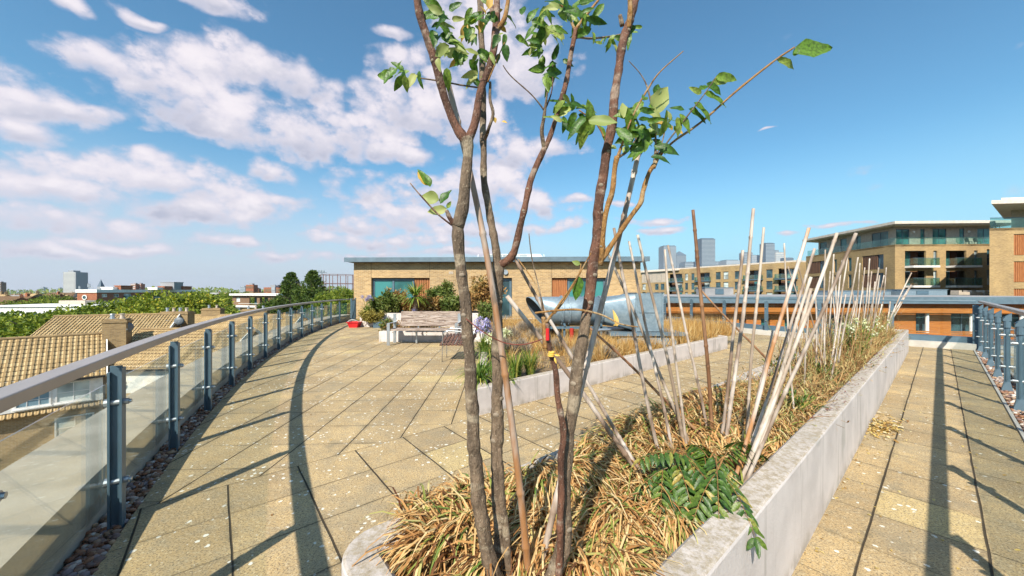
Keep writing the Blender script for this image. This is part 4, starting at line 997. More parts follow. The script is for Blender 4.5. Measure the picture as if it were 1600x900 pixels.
def sash(r, x, y, z0, w, h, nx=3, ny=3):
    m = MB()
    for a, b in ((x-w/2, x-w/2+.07), (x+w/2-.07, x+w/2)): m.b2(a, b, y-.06, y-.0, z0, z0+h)
    for a, b in ((z0, z0+.09), (z0+h-.07, z0+h)): m.b2(x-w/2+.071, x+w/2-.071, y-.06, y, a, b)
    for i in range(1, nx): m.b2(x-w/2+w*i/nx-.015, x-w/2+w*i/nx+.015, y-.045, y-.01, z0+.091, z0+h-.071)
    for i in range(1, ny): m.b2(x-w/2+.071, x+w/2-.071, y-.043, y-.012, z0+h*i/ny-.015, z0+h*i/ny+.015)
    m.b2(x-w/2-.05, x+w/2+.05, y-.12, y, z0-.07, z0-.002)
    f = m.build('window', M['white'], r); m = MB(); m.b2(x-w/2+.05, x+w/2-.05, y-.03, y-.02, z0+.05, z0+h-.05); m.build('pane', M['window_blue'] if nx > 2 else M['curtain'], f)
h1, ze = row_house((-27.7, 24.1), (.657, .754), 13, 3.0, 2.1, -1.27, 0, 'tan tiled house with white rendered upper wall, nearest to the glass balustrade')
sash(h1, -2.6, -3.03, ze-1.6, 1.25, 1.25); sash(h1, -1.15, -3.03, ze-1.6, 1.35, 1.2, 2, 2); sash(h1, -6.4, -3.03, ze-1.6, 1.25, 1.2)
sash(h1, -1.1, -3.0, ze-3.75, 1.5, 1.3, 2, 2); sash(h1, -4.4, -3.0, ze-3.9, .8, 1.5, 2, 2); sash(h1, -7.5, -3.0, ze-3.9, .8, 1.5, 2, 2)
m = MB(); vs = [(-13, -3.02, ze-1.80), (0, -3.02, ze-1.80), (0, -3.3, ze-2.02), (-13, -3.3, ze-2.02), (-13, -3.02, ze-2.1), (0, -3.02, ze-2.1)]
m.add(vs, [(3, 2, 1, 0), (2, 3, 4, 5), (0, 3, 4), (1, 5, 2)][:2]); m.build('tile_skirt', M['tile'], h1)
h2, ze2 = row_house((-19.5, 26.6), (1, .06), 7.6, 3.4, 2.0, -1.2, 0, 'second tan tiled house, behind the tall brick chimney and bending along the terrace')
h2b, ze2 = row_house((-24.5, 41.5), (1, .04), 12.6, 3.6, 2.0, -1.15, 0, 'third tan tiled house, seen over the middle of the curved handrail')
h2c, _ = row_house((-31.5, 33.6), (.9, .42), 8, 4.2, 2.2, -.55, 0, 'pale hipped house roof rising between the two brick chimneys')
def chimney(c, w, d, z0, z1, lab, dish=0, pots=2, rz=0.):
    r = thing('chimney', (c[0], c[1], z0), lab, 'chimney', rz=rz); m = MB(); h = z1-z0; m.b2(-w/2, w/2, -d/2, d/2, 0, h-.25); m.b2(-w/2-.05, w/2+.05, -d/2-.05, d/2+.05, h-.249, h-.10); m.b2(-w/2+.05, w/2-.05, -d/2+.05, d/2-.05, h-.099, h); m.build('stack', M['brick_old'], r)
    for i in range(pots):
        x = -w/2+w*(i+.7)/(pots+.4); m = MB(); m.tube([(x, 0, h), (x, 0, h+.28), (x, 0, h+.30), (x, 0, h+.34)], [.13, .10, .15, .12], 10); m.build('chimney_pot', M['cream'] if i % 2 else M['steel'], r)
    return r
chimney((-27.0, 24.35), 1.15, .9, -3.2, -.28, 'tall narrow old brick chimney between the two near tiled houses', pots=2, rz=.5)
chimney((-31.9, 33.9), 2.3, 1.0, -3.6, -.32, 'broad old brick chimney carrying two satellite dishes', pots=4, rz=.2)
chimney((-34.7, 41.3), 1.9, .9, -3.4, -.35, 'brown brick chimney further along the tiled roofs', pots=2, rz=.2)
chimney((-29.8, 41.4), 2.6, .9, -3.4, -.45, 'low wide brick chimney nearest the white flats', pots=3, rz=.2)
def dish(c, lab, yaw, mt='dark'):
    r = thing('satellite_dish', c, lab, 'satellite dish', rz=yaw); m = MB(); vs = []; n = 14
    for j in range(5):
        q = .38*j/4
        for k in range(n): a = 2*pi*k/n; vs.append((q*cos(a), -.02-.30*(1-(j/4)**2)*.35+.10, .0+q*sin(a)*.95))
    m.add(vs, [(j*n+k, j*n+(k+1) % n, (j+1)*n+(k+1) % n, (j+1)*n+k) for j in range(4) for k in range(n)]); ob = m.build('dish', plain('dish_grey', (.13, .15, .17), .5), r, smooth=True); sd = ob.modifiers.new('s', 'SOLIDIFY'); sd.thickness = .02
    m = MB(); m.tube([(0, .1, 0), (0, .35, -.05), (0, .35, -.6)], .025, 6); m.tube([(0, .0, -.36), (0, -.42, -.12)], .015, 5); m.box((0, -.44, -.10), (.07, .12, .07)); m.build('arm', M['steel'], r)
p = P(263, 506.5, 32.5); dish(p, 'dark satellite dish, the lower of two on the broad chimney', .6)
p = P(279, 502, 32.4); dish(p, 'grey satellite dish, the upper of two on the broad chimney', .3)
p = P(197, 511.5, 24.4); dish(p, 'small dark satellite dish beside the tall narrow chimney', .9)

# --- trees of the town
def crown_mb(rx, rz, n, leaf, lobes=7, seed=1, cone=False):
    rr = random.Random(seed); m = MB(); cs = []
    for i in range(lobes):
        a = rr.uniform(0, 2*pi); q = rr.uniform(.25, .72); zz = rr.uniform(-.45, .62)
        if cone: q *= (.75-zz*.75)
        cs.append((rx*q*cos(a), rx*q*sin(a), rz*zz, rr.uniform(.30, .50)*(1.-(.55*max(0, zz) if cone else 0))))
    cs.append((0, 0, rz*.35, .45))
    if cone: cs += [(0, 0, rz*.7, .28), (0, 0, rz*.92, .16)]
    for i in range(n):
        c = rr.choice(cs)
        while True:
            v = Vector((rr.gauss(0, 1), rr.gauss(0, 1), rr.gauss(0, 1)))
            if v.length > .1: break
        v.normalize(); q = rr.uniform(.5, 1.08)**.6*c[3]; p = Vector((c[0]+v.x*q*rx, c[1]+v.y*q*rx, c[2]+v.z*q*rz*.85))
        d = (v+Vector((rr.uniform(-.8, .8), rr.uniform(-.8, .8), rr.uniform(-.9, .4)))).normalized(); s = leaf*rr.uniform(.6, 1.35)
        u = d.cross(Vector((rr.uniform(-1, 1), rr.uniform(-1, 1), rr.uniform(-1, 1)))); u.normalize()
        m.add([p, p+d*s*.5+u*s*.28, p+d*s, p+d*s*.5-u*s*.28], [(0, 1, 2, 3)])
    return m
PROTO = {}
def town_tree(c, top, rx, kind, lab, group=None, seed=1, n=4200, leaf=.5, cone=False):
    """c plan position, top = world z of crown top"""
    key = (kind, seed, cone, n)
    rz0 = 4.0
    if key not in PROTO:
        me = crown_mb(4.0, 4.0, n, leaf, seed=seed, cone=cone, lobes=11 if not cone else 9)
        base = thing('tree', (0, 0, -10), lab, 'tree', local=True)
        cr = me.build('crown', M[kind], base); m = MB(); m.tube([(0, 0, -6), (.1, 0, -3), (0, .1, 0), (.1, 0, 2)], [.34, .28, .2, .08], 7)
        for k in range(5): a = k*1.3; m.tube([(0, 0, -2+k*.5), (1.3*cos(a), 1.3*sin(a), .2+k*.4), (2.3*cos(a), 2.3*sin(a), 1.5+k*.3)], [.14, .09, .03], 5)
        m.build('trunk', M['bark'], base); PROTO[key] = base; b = base
    else: b = copy_tree(PROTO[key])
    s = rx/4.0; sz = max(.45, min(1.5, s*1.0)); b['label'] = lab
    if group: b['group'] = group
    elif 'group' in b: del b['group']
    b.location = (c[0], c[1], top-3.6*sz); b.scale = (s, s, sz); b.rotation_euler.z = (seed*1.7+c[0]*.37) % 6.28
    return b
GT = 'green trees behind the tiled houses'
def tp(px, Y): return ((px-800)/F*Y, Y)
near = [(8, 486, 40, 4.5), (40, 480, 42, 4.6), (72, 484, 38, 4.2), (98, 480, 43, 4.4), (125, 477, 41, 4.8), (152, 474, 46, 4.6), (176, 471, 50, 5.2)]
for i, (px, py, Y, rx) in enumerate(near): town_tree(tp(px, Y), H-(py-455)/F*Y, rx, 'tree', ['first', 'second', 'third', 'fourth', 'fifth', 'sixth', 'seventh'][i]+' of the bright green trees behind the tan tiled roof, counted from the photo edge', 'bright green trees behind the tan tiled roof', 1+i % 3, 9000, .33)
for i, (px, py, Y, rx) in enumerate([(205, 466, 50, 5.), (240, 461, 54, 5.8), (278, 459, 56, 6.0), (312, 462, 58, 5.2), (222, 478, 44, 4.0), (262, 476, 47, 4.)]): town_tree(tp(px, Y), H-(py-455)/F*Y, rx, 'tree_yellow', ['first', 'second', 'third', 'fourth', 'fifth', 'sixth', 'seventh'][i]+' of the yellow blossoming trees above the broad chimney', 'yellow blossoming trees', 4+i % 2, 9000, .34)
for i, (px, py, Y, rx) in enumerate([(334, 472, 60, 4.5), (350, 479, 55, 4.2), (372, 482, 56, 3.5), (345, 456, 130, 8), (362, 454, 140, 8), (330, 457, 150, 8)]): town_tree(tp(px, Y), H-(py-455)/F*Y, rx, 'tree', ['first', 'second', 'third', 'fourth', 'fifth', 'sixth', 'seventh'][i]+' of the light green trees between yellow trees and white flats', 'light green trees beside the white flats', 1+i % 3, 9000, .33)
for i, (px, py, Y, rx) in enumerate([(40, 465, 110, 6), (62, 462, 115, 6.5), (84, 465, 112, 5), (101, 464, 118, 3.6)]): town_tree(tp(px, Y), H-(py-455)/F*Y, rx, 'tree', ['first', 'second', 'third', 'fourth', 'fifth', 'sixth', 'seventh'][i]+' of the green trees behind the flat white building', 'green trees behind the flat white building', 2+i % 2, 9000, .33)
town_tree(tp(455, 62), H-(431.5-455)/F*62, 3.7, 'tree_dark', 'tall pointed dark green tree, first of the pair behind the handrail', None, 7, 11000, .32, True)
town_tree(tp(489, 60), H-(429-455)/F*60, 3.9, 'tree_dark', 'tall pointed dark green tree in front of the gasholder frame', None, 8, 11000, .32, True)
town_tree(tp(522, 58), H-(451-455)/F*58, 3.2, 'tree', 'rounded green tree beneath the gasholder frame', None, 2, 9000, .33)
town_tree(tp(545, 55), H-(449.5-455)/F*55, 3.0, 'tree', 'rounded green tree touching the corner of the brick building', None, 3, 9000, .33)
town_tree(tp(432, 66), H-(462-455)/F*66, 3.4, 'tree_dark', 'low dark tree in front of the white flats', None, 2, 9000, .33)
for i in range(26):
    px = R.uniform(-20, 540); Y = R.uniform(190, 520); py = R.uniform(455.5, 462)
    town_tree(tp(px, Y), H-(py-455)/F*Y, R.uniform(7, 11), 'tree', 'distant green tree among the far rooftops', 'distant trees among the far rooftops', 1+i % 3, 9000, .33)

# --- red brick block with white fascia
q0 = (-175., 150.)
rbk = thing('apartment_block', (*q0, -10), 'long red brick flats with a white roof band beyond the trees', 'apartment block')
m = MB(); e0, e1 = (-184.5, 151.), (-181., 203.)
grid_wall(m, e0, q0, -10., 1.0, []); U2 = mkU(q0, e1); ops = []; bal = []
for z0 in (-1.5, -4.4, -7.3):
    for k in range(10):
        u = 1.5+k*5.1
        if k % 3 == 2: ops.append((u, u+3.4, z0, z0+2.0)); bal.append((u, u+3.4, z0))
        else: ops.append((u+.5, u+2.9, z0+.5, z0+1.9))
ptB, dB, nB = grid_wall(m, q0, e1, -10., 1.0, ops, .3); grid_wall(m, e1, (e1[0]-11, e1[1]), -10., 1., []); m.build('wall', M['brick_red'], rbk)
for o in ops: window(rbk, ptB, dB, nB, o[0], o[1], o[2], o[3], .2, 2, 'white', 'curtain' if R.random() < .5 else 'window', fw=.18)
for o in bal: balcony(rbk, ptB, dB, nB, o[0]-.2, o[1]+.4, o[2], 1.0, 'white', 'bal_glass')
m = MB(); m.prism([(e0[0]-.3, e0[1]-.4), (q0[0]+.4, q0[1]-.4), (e1[0]+.4, e1[1]+.3), (e1[0]-11, e1[1]+.3)], 1.01, 2.35); m.build('roof', M['white'], rbk)
for z in (-1., -4.): 
    m = MB(); m.tube([(-180.6, 150.4, z), (-180.6, 150.25, z)], 1.05, 16); w = m.build('round_window', M['white'], rbk); m = MB(); m.tube([(-180.6, 150.24, z), (-180.6, 150.2, z)], .7, 16); m.build('pane', M['window'], w)
for px0, px1, py, Y, mt, lab in ((158, 176, 449.5, 158, 'white', 'white plant room, the longest on the red flats roof'), (179, 189, 447, 160, 'brick_red', 'small brick plant room on the red flats roof'), (231, 246, 450, 175, 'white', 'low white plant room near the grey tower box'),
                                 (247, 257, 448, 178, 'brick_red', 'brick plant room touching the big grey roof box'), (251, 272, 441.5, 182, 'tower_grey', 'tall grey plant box, the highest on the red flats'), (273, 286, 448, 186, 'brick_red', 'brick plant room at the far end of the red flats')):
    a, b = (px0-800)/F*Y, (px1-800)/F*Y; z1 = H-(py-455)/F*Y; o = MB(); o.b2(a, b, Y, Y+5, 2.35, z1); o.b2(a-.2, b+.2, Y-.2, Y+5.2, z1+.002, z1+.3); ob = o.build('plant_room', M[mt], loc=((a+b)/2, Y, 2.35)); tag(ob, lab, 'roof plant')
for px, py, h in ((124, 447, 3.5), (138, 443, 5.5), (140, 444, 5)):
    Y = 154; x = (px-800)/F*Y; o = MB(); o.tube([(x, Y, 2.35), (x, Y, H-(py-455)/F*Y)], .12, 6); o.box((x, Y, H-(py-455)/F*Y-.8), (.5, .3, 1.6)); o.box((x+1., Y, H-(py-455)/F*Y-1.6), (1.6, .15, .15)); ob = o.build('roof_antenna', M['steel'], loc=(x, Y, 2.35)); tag(ob, {124: 'short pale antenna mast near the end of the red flats', 138: 'taller antenna mast of the close pair on the red flats', 140: 'slightly lower antenna mast of the close pair on the red flats'}[px], 'antenna')
# --- flat white building
wb = thing('flat_building', (-120, 90, -10), 'flat roofed white building behind the bright green trees', 'building')
m = MB(); A3, B3 = (-131., 88.), (-98, 90.); opsW = [(2+k*4., 4.6+k*4., -5.4, -3.6) for k in range(8)]
ptW, dW, nW = grid_wall(m, A3, B3, -10., -2.3, opsW, .2); grid_wall(m, B3, (B3[0]-4, B3[1]+16), -10., -2.3, []); m.build('wall', M['white'], wb)
for o in opsW: window(wb, ptW, dW, nW, *o[:4], .18, 2, 'white', 'window', fw=.15)
m = MB(); m.prism([(A3[0], A3[1]-.4), (B3[0]+.4, B3[1]-.4), (B3[0]-3.6, B3[1]+16), (A3[0]-4, A3[1]+16)], -2.29, -2.0); m.build('roof', M['white'], wb)
m = MB(); m.b2(-121, -114, 95, 99, -1.995, -.9); m.build('rooflight', M['cream'], wb)
# --- low flats with balconies
A4, B4 = (-88.8, 113.), (-70., 107.)
fb = thing('apartment_block', (*A4, -10), 'low white and brown flats with dark balcony recesses', 'apartment block'); m = MB(); opsF = []; L4 = math.hypot(B4[0]-A4[0], B4[1]-A4[1])
for z0 in (-2.6, -5.6): opsF += [(1.6, 3.4, z0+.9, z0+2.2, 0), (7.4, 10.6, z0, z0+2.3, 1), (11.8, 15.2, z0, z0+2.3, 1), (17., 18.6, z0+.9, z0+2.2, 0)]
pt4, d4, n4 = grid_wall(m, A4, B4, -10., .25, [o[:4] for o in opsF], .3)
for o in opsF:
    if o[4]: recess(m, pt4, *o[:4], 1.6)
grid_wall(m, B4, (B4[0]+2, B4[1]+10), -10., .25, []); m.build('wall', M['brick_brown'], fb)
for o in opsF:
    if o[4]: window(fb, pt4, d4, n4, o[0]+.3, o[1]-.3, o[2], o[3]-.2, 1.5, 2, 'blue_metal', 'window', fw=.1)
    else: window(fb, pt4, d4, n4, *o[:4], .2, 2, 'white', 'curtain', fw=.14)
for z in (-3.1, -6.1): m = MB(); a = Vector(pt4(L4/2, z))+n4*.5; m.box(a, (L4, 1.0, .5), atan2(d4.y, d4.x)); m.box(a+Vector((0, 0, .9))+n4*.45, (L4*.6, .05, .08), atan2(d4.y, d4.x)); m.build('balcony', M['white'], fb)
m = MB(); m.prism([(A4[0]-.3, A4[1]-.9), (B4[0]+.3, B4[1]-.9), (B4[0]+2.3, B4[1]+10), (A4[0]+1, A4[1]+10)], .26, .85); m.build('roof', M['white'], fb)
# --- far landmarks
def block(px0, px1, py, Y, mt, lab, name='tower_block', cat='tower block', fl=10, band='sk_light', dz=0.):
    a, b = (px0-800)/F*Y, (px1-800)/F*Y; z1 = H-(py-455)/F*Y; r = thing(name, ((a+b)/2, Y, -10), lab, cat); m = MB(); m.b2(a, b, Y, Y+(b-a)*.8, -10, z1); m.build('wall', M[mt], r)
    m = MB()
    for k in range(fl):
        z = z1-(z1+8)*(k+.7)/fl
        m.b2(a+(b-a)*.06, b-(b-a)*.06, Y-.3, Y-.02, z, z+(z1+8)/fl*.45)
    m.build('window_band', M[band], r)
    m = MB(); m.b2(a+(b-a)*.3, b-(b-a)*.3, Y+2, Y+(b-a)*.5+1, z1, z1+(b-a)*.10+.6); m.build('roof', M['tower_grey'], r); return r
block(98.5, 118.5, 425, 620, 'tower_grey', 'tall grey concrete tower block standing alone over the trees', fl=21, band='sk_pale')
block(204, 212, 443.5, 480, 'brick_red', 'brown brick tower, first of the matching pair', fl=8, band='sk_pale'); block(213, 220.5, 443.5, 485, 'brick_red', 'brown brick tower, second of the matching pair', fl=8, band='sk_pale')
block(384, 396, 445, 420, 'brick_red', 'red brick tower above the low white flats', fl=3, band='brick_brown'); block(397, 404, 451, 425, 'brick_red', 'red brick wing lower than its tower', fl=2, band='brick_brown')
block(412, 440, 449, 400, 'brick_red', 'long red brick roof block beside the pointed trees', fl=2, band='brick_brown'); block(424, 430, 446, 399, 'tower_grey', 'small grey box on the long red brick block', fl=2)
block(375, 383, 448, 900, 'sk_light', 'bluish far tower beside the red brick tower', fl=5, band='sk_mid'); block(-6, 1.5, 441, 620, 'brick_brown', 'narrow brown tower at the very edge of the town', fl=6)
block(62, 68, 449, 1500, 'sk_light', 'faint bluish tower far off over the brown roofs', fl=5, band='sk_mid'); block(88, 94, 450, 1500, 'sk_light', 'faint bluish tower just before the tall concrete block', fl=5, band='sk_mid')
Y = 500; x = (154.5-800)/F*Y; r = thing('church', (x, Y, -10), 'church with a thin grey spire above the red flats', 'church'); m = MB(); m.b2(x-2.6, x+2.6, Y, Y+5, -10, 8); m.build('belfry', M['tower_grey'], r)
m = MB(); m.add([(x-2.6, Y, 8.02), (x+2.6, Y, 8.02), (x+2.6, Y+5, 8.02), (x-2.6, Y+5, 8.02), (x, Y+2.5, 18.5)], [(0, 1, 4), (1, 2, 4), (2, 3, 4), (3, 0, 4), (3, 2, 1, 0)]); m.build('spire', M['sk_dark'], r)
# gasholder frame
Y = 352; x0, x1 = (490-800)/F*Y, (543.5-800)/F*Y; cx, rr2 = (x0+x1)/2, (x1-x0)/2; gh = thing('gasholder', (cx, Y+rr2, -10), 'open round gasholder frame of rust red columns', 'gasholder'); zt = H-(428.5-455)/F*Y
for k in range(14): a = 2*pi*k/14+.15; m = MB(); m.tube([(cx+rr2*cos(a), Y+rr2+rr2*sin(a), -10), (cx+rr2*cos(a), Y+rr2+rr2*sin(a), zt)], .36, 5); m.build('column', M['gas'] if 'gas' in M else M.setdefault('gas', plain('gasholder_iron', (.20, .10, .08), .7)), gh)
m = MB()
for z in (zt, zt-9, zt-18): pts = [(cx+rr2*cos(2*pi*k/28+.15), Y+rr2+rr2*sin(2*pi*k/28+.15), z) for k in range(29)]; m.tube(pts, .24, 4, cap=False)
m.build('ring_girder', M['gas'], gh)
# lamp mast
Y = 80; x = (503-800)/F*Y; r = thing('lamp_mast', (x, Y, -10), 'tall grey floodlight mast between pointed tree and gasholder', 'lamp mast'); m = MB(); m.tube([(x, Y, -10), (x, Y, H-(426-455)/F*Y)], [.22, .09], 8); m.build('pole', M['steel'], r); m = MB(); zz = H-(426-455)/F*Y; m.box((x, Y, zz), (2.0, .4, .15)); [m.box((x+q, Y-.2, zz+.3), (.45, .3, .4)) for q in (-.8, -.2, .4)]; m.build('lamp_head', M['steel'], r)
# brown terraces and rooftops
GH = 'houses of the distant town'
rows = [(125, -20, 60, 5), (165, -20, 112, 7), (215, -20, 112, 8), (300, -20, 560, 22), (380, -20, 560, 20), (230, 300, 560, 9)]
for (Y, p0, p1, n) in rows:
    for k in range(n):
        px = p0+(p1-p0)*(k+.5)/n+R.uniform(-3, 3); y = Y+R.uniform(-9, 9); c = tp(px, y); zr = H-R.uniform(4, 13)/F*y*(1 if Y < 250 else .55)
        house(c, R.uniform(-.7, .5), R.uniform(10, 17), R.uniform(7, 9), zr-2.4, zr, R.choice(['distant house with dark tiled roof far beyond the trees']), R.choice(['brick_brown', 'brick_old', 'brick_red', 'brick_old', 'cream']), R.choice(['tile_brown', 'tile_brown', 'roof_grey', 'tile']), 3, GH)
# far woodland reading as one mass on the horizon
mb = MB()
for i in range(9000):
    az = R.uniform(-1.02, .60); D = R.uniform(900, 1600); h = R.uniform(0, 1)
    top = 8+4*sin(az*23)+3*sin(az*61); p = Vector((D*math.tan(az), D, -9+h*(top+9))); s = R.uniform(3, 8)
    d = Vector((R.uniform(-1, 1), R.uniform(-.5, .5), R.uniform(-.3, 1))).normalized(); u = d.cross(Vector((R.uniform(-1, 1), 1, .2))).normalized(); mb.add([p, p+d*s*.5+u*s*.5, p+d*s, p+d*s*.5-u*s*.5], [(0, 1, 2, 3)])
o = mb.build('distant_woodland', M['tree']); o['kind'] = 'stuff'; o['label'] = 'far band of treetops along the horizon behind the town'

# ================================================================== FURNITURE AND PLANT ON THE TERRACE
# oak bench with steel ends
BY = 10.75; bx0, bx1 = -3.66, -1.62
be = thing('park_bench', ((bx0+bx1)/2, BY, 0), 'weathered oak bench with flat steel legs in front of the low white planter', 'bench')
for i in range(3):
    m = MB(); z = .50+i*.155; y = BY+.30+i*.035; m.box(((bx0+bx1)/2+.12, y, z+.09), (bx1-bx0-.16, .035, .145)); o = m.build('back_plank', M['oak'], be)
    bv = o.modifiers.new('b', 'BEVEL'); bv.width = .006
for i in range(4):
    m = MB(); m.box(((bx0+bx1)/2+.02, BY-.20+i*.125, .455), (bx1-bx0-.02, .105, .035)); m.build('seat_plank', M['oak'], be)
for x in (bx0+.02, bx1-.02):
    m = MB(); m.box((x, BY-.28, .32), (.09, .014, .66)); m.box((x, BY+.30, .45), (.09, .014, .9)); m.beam((x, BY-.28, .648), (x, BY+.30, .648), .09, .014); m.beam((x, BY-.28, .43), (x, BY+.30, .43), .06, .014); m.build('steel_end', M['steel'], be)
for x in (bx0+.75, bx0+1.4):
    m = MB(); m.box((x, BY+.32, .52), (.05, .012, .24)); m.beam((x, BY-.25, .425), (x, BY+.3, .425), .05, .014); m.build('bracket', M['steel'], be)
m = MB(); m.beam((bx0+.75, BY+.1, .02), (bx0+.75, BY+.1, .42), .05, .05); m.build('middle_leg', M['steel'], be)
# slatted chair, half hidden by the trunk
cx, cy = -1.18, 8.35
ch = thing('garden_chair', (cx, cy, 0), 'slatted brown chair on a thin bright tube frame behind the tree trunk', 'chair')
for k in (0, 1):
    yy = cy-.30+k*.55
    m = MB(); m.tube(smooth_path([(cx-.40, yy, .0), (cx-.39, yy, .55), (cx-.34, yy, .68), (cx-.2, yy, .70), (cx+.32, yy, .66), (cx+.38, yy, .62)], 4), .012, 8); m.build('tube_frame', M['chrome'], ch, smooth=True)
    m = MB(); m.tube([(cx+.30, yy, 0), (cx+.25, yy, .4), (cx+.40, yy, .95)], .012, 8); m.build('rear_leg', M['chrome'], ch, smooth=True)
m = MB()
for i in range(9): xx = cx-.42+i*.085; m.beam((xx, cy-.36, .385), (xx-.0, cy+.52, .54), .062, .022)
for yy, zz in ((cy-.25, .385), (cy+.4, .50)): m.beam((cx-.44, yy, zz), (cx+.30, yy, zz), .03, .02)
m.build('seat', M['slat'], ch)
m = MB()
for i in range(6): q = i/5; m.box((cx+.30+.12*q, cy+.06, .52+.42*q), (.02, .62, .06))
m.build('backrest', M['slat'], ch)
# red plastic tub
rbx = thing('red_tub', (-6.75, 15.2, 0), 'red plastic tub on the paving by the end of the curved rail', 'tub')
m = MB(); p0 = XG(554, 511.5); x, y = p0.x, p0.y
rbx.location = (x, y, 0); OFF[rbx.name] = (x, y, 0)
vs = [(x+sx*a, y+sy*b, z) for a, b, z in ((.17, .15, .0), (.24, .20, .22), (.27, .23, .225), (.27, .23, .25), (.22, .18, .25), (.16, .13, .03)) for sx, sy in ((-1, -1), (1, -1), (1, 1), (-1, 1))]
m.add(vs, [(r*4+i, r*4+(i+1) % 4, r*4+4+(i+1) % 4, r*4+4+i) for r in range(5) for i in range(4)]+[(3, 2, 1, 0), (20, 21, 22, 23)]); m.build('body', M['red'], rbx)
m = MB(); m.tube(smooth_path([(x-.25, y-.1, .25), (x-.1, y-.22, .34), (x+.12, y-.22, .34), (x+.25, y-.1, .25)], 4), .012, 6); m.build('handle', M['white'], rbx)

# --- the big galvanised duct
du = thing('ventilation_duct', (2.0, 9.0, .3), 'large galvanised duct with slanted open mouth running into a square box', 'ventilation duct')
yA, zA, rA = 9.2, 1.09, .355
def ring_pts(x, y, z, r, n=40, slant=0.): return [Vector((x+slant*sin(2*pi*k/n)+slant*.6*cos(2*pi*k/n), y+r*cos(2*pi*k/n), z+r*sin(2*pi*k/n))) for k in range(n)]
n = 40; m = MB(); rings = []
xs0 = .62
for x, sl, r in ((xs0, -.22, rA), (xs0+.5, -.07, rA), (1.25, 0, rA), (1.55, 0, rA), (2.3, 0, rA)): rings.append(ring_pts(x, yA, zA, r, n, sl))
vs = [p for r_ in rings for p in r_]; fs = [(i*n+k, (i+1)*n+k, (i+1)*n+(k+1) % n, i*n+(k+1) % n) for i in range(len(rings)-1) for k in range(n)]
m.add(vs, fs); o = m.build('round_duct', M['duct'], du, smooth=True); sd = o.modifiers.new('s', 'SOLIDIFY'); sd.thickness = .012
m = MB(); m.tube([(1.24, yA, zA), (1.25, yA, zA)], rA-.02, 32); m.build('dark_mouth_disc', M['dark'], du)  # added dark disc, so the depth of the duct looks shaded
mouth_skin = MB(); rg = [[Vector((p.x+.004, yA+(p.y-yA)*.955, zA+(p.z-zA)*.955)) for p in r_] for r_ in rings[:4]]
mouth_skin.add([p for r_ in rg for p in r_], [(i*n+k, i*n+(k+1) % n, (i+1)*n+(k+1) % n, (i+1)*n+k) for i in range(3) for k in range(n)]); mouth_skin.build('dark_mouth_skin', plain('duct_mouth_shade', (.07, .085, .10), .7), du, smooth=True)  # added dark skin: the shade inside the mouth is put into its colour
for x in (1.27, 1.45, 1.88, 2.26):
    m = MB(); m.tube([(x-.02, yA, zA), (x+.02, yA, zA)], rA+.045, 40); 
    for k in range(20): a = 2*pi*k/20; m.box((x-.026, yA+(rA+.03)*cos(a), zA+(rA+.03)*sin(a)), (.012, .018, .018))
    m.build('flange', M['duct'], du)
# transition, round to square
X1, X2 = 2.3, 3.08; hs = .44; ya, yb = 8.85, 9.8; z0, z1 = .62, 1.53
sq = []
for k in range(n):
    a = 2*pi*k/n; c_, s_ = cos(a), sin(a); q = 1/max(abs(c_), abs(s_)); sq.append(Vector((X2, (ya+yb)/2+c_*q*(yb-ya)/2, (z0+z1)/2+s_*q*(z1-z0)/2)))
m = MB(); m.add(ring_pts(X1, yA, zA, rA, n)+sq, [(k, n+k, n+(k+1) % n, (k+1) % n) for k in range(n)]); m.build('transition', M['duct'], du, smooth=True)
m = MB(); m.b2(X2+.005, 3.74, ya-.01, yb+.01, z0-.02, z1+.01); 
m.build('square_box', M['duct'], du)
m = MB()
for x in (X2+.0, 3.735):
    m.b2(x-.015, x+.02, ya-.035, ya-.012, z0-.03, z1+.03); m.b2(x-.015, x+.02, ya-.035, yb+.03, z1+.012, z1+.035)
m.box(((X2+3.74)/2, ya-.022, (z0+z1)/2), (.5, .02, .012)); m.build('seam_angle', M['duct'], du)
m = MB(); m.b2(2.4, 4.25, 8.72, 10.2, .50, .585); m.build('base_plate', M['fascia'], du)
m = MB(); vs = [(2.75, 8.85, .495), (4.1, 8.85, .495), (4.1, 10.1, .495), (2.75, 10.1, .495), (2.45, 8.45, .27), (4.0, 8.65, .27), (4.4, 10.4, .27), (2.45, 10.4, .27)]
m.add(vs, [(0, 1, 2, 3), (4, 5, 1, 0), (5, 6, 2, 1), (6, 7, 3, 2), (7, 4, 0, 3)]); m.build('sloping_plinth', M['duct'], du)
for x, y in ((1.3, 8.85), (1.3, 9.55), (2.2, 8.8), (2.2, 9.6)):
    m = MB(); m.beam((x, y, .28), (x, y, .80), .05, .05); m.box((x, y, .29), (.14, .14, .02)); m.build('support_leg', M['blue_metal'], du)
m = MB(); m.beam((.95, 8.8, .70), (2.35, 8.8, .70), .05, .06); m.beam((.95, 9.6, .70), (2.35, 9.6, .70), .05, .06)
for x in (1.3, 2.2): m.beam((x, 8.75, .752), (x, 9.65, .752), .05, .04)
m.build('support_frame', M['blue_metal'], du)
m = MB(); m.tube(smooth_path([(1.9, 8.2, .3), (1.9, 8.2, .62), (1.98, 8.2, .7), (2.3, 8.3, .7)], 4), .035, 10); m.build('overflow_pipe', M['steel'], du, smooth=True)
m = MB(); m.tube([(1.45, 8.65, .30), (1.45, 8.65, .70)], .05, 12); m.build('red_pipe', M['redpipe'], du)

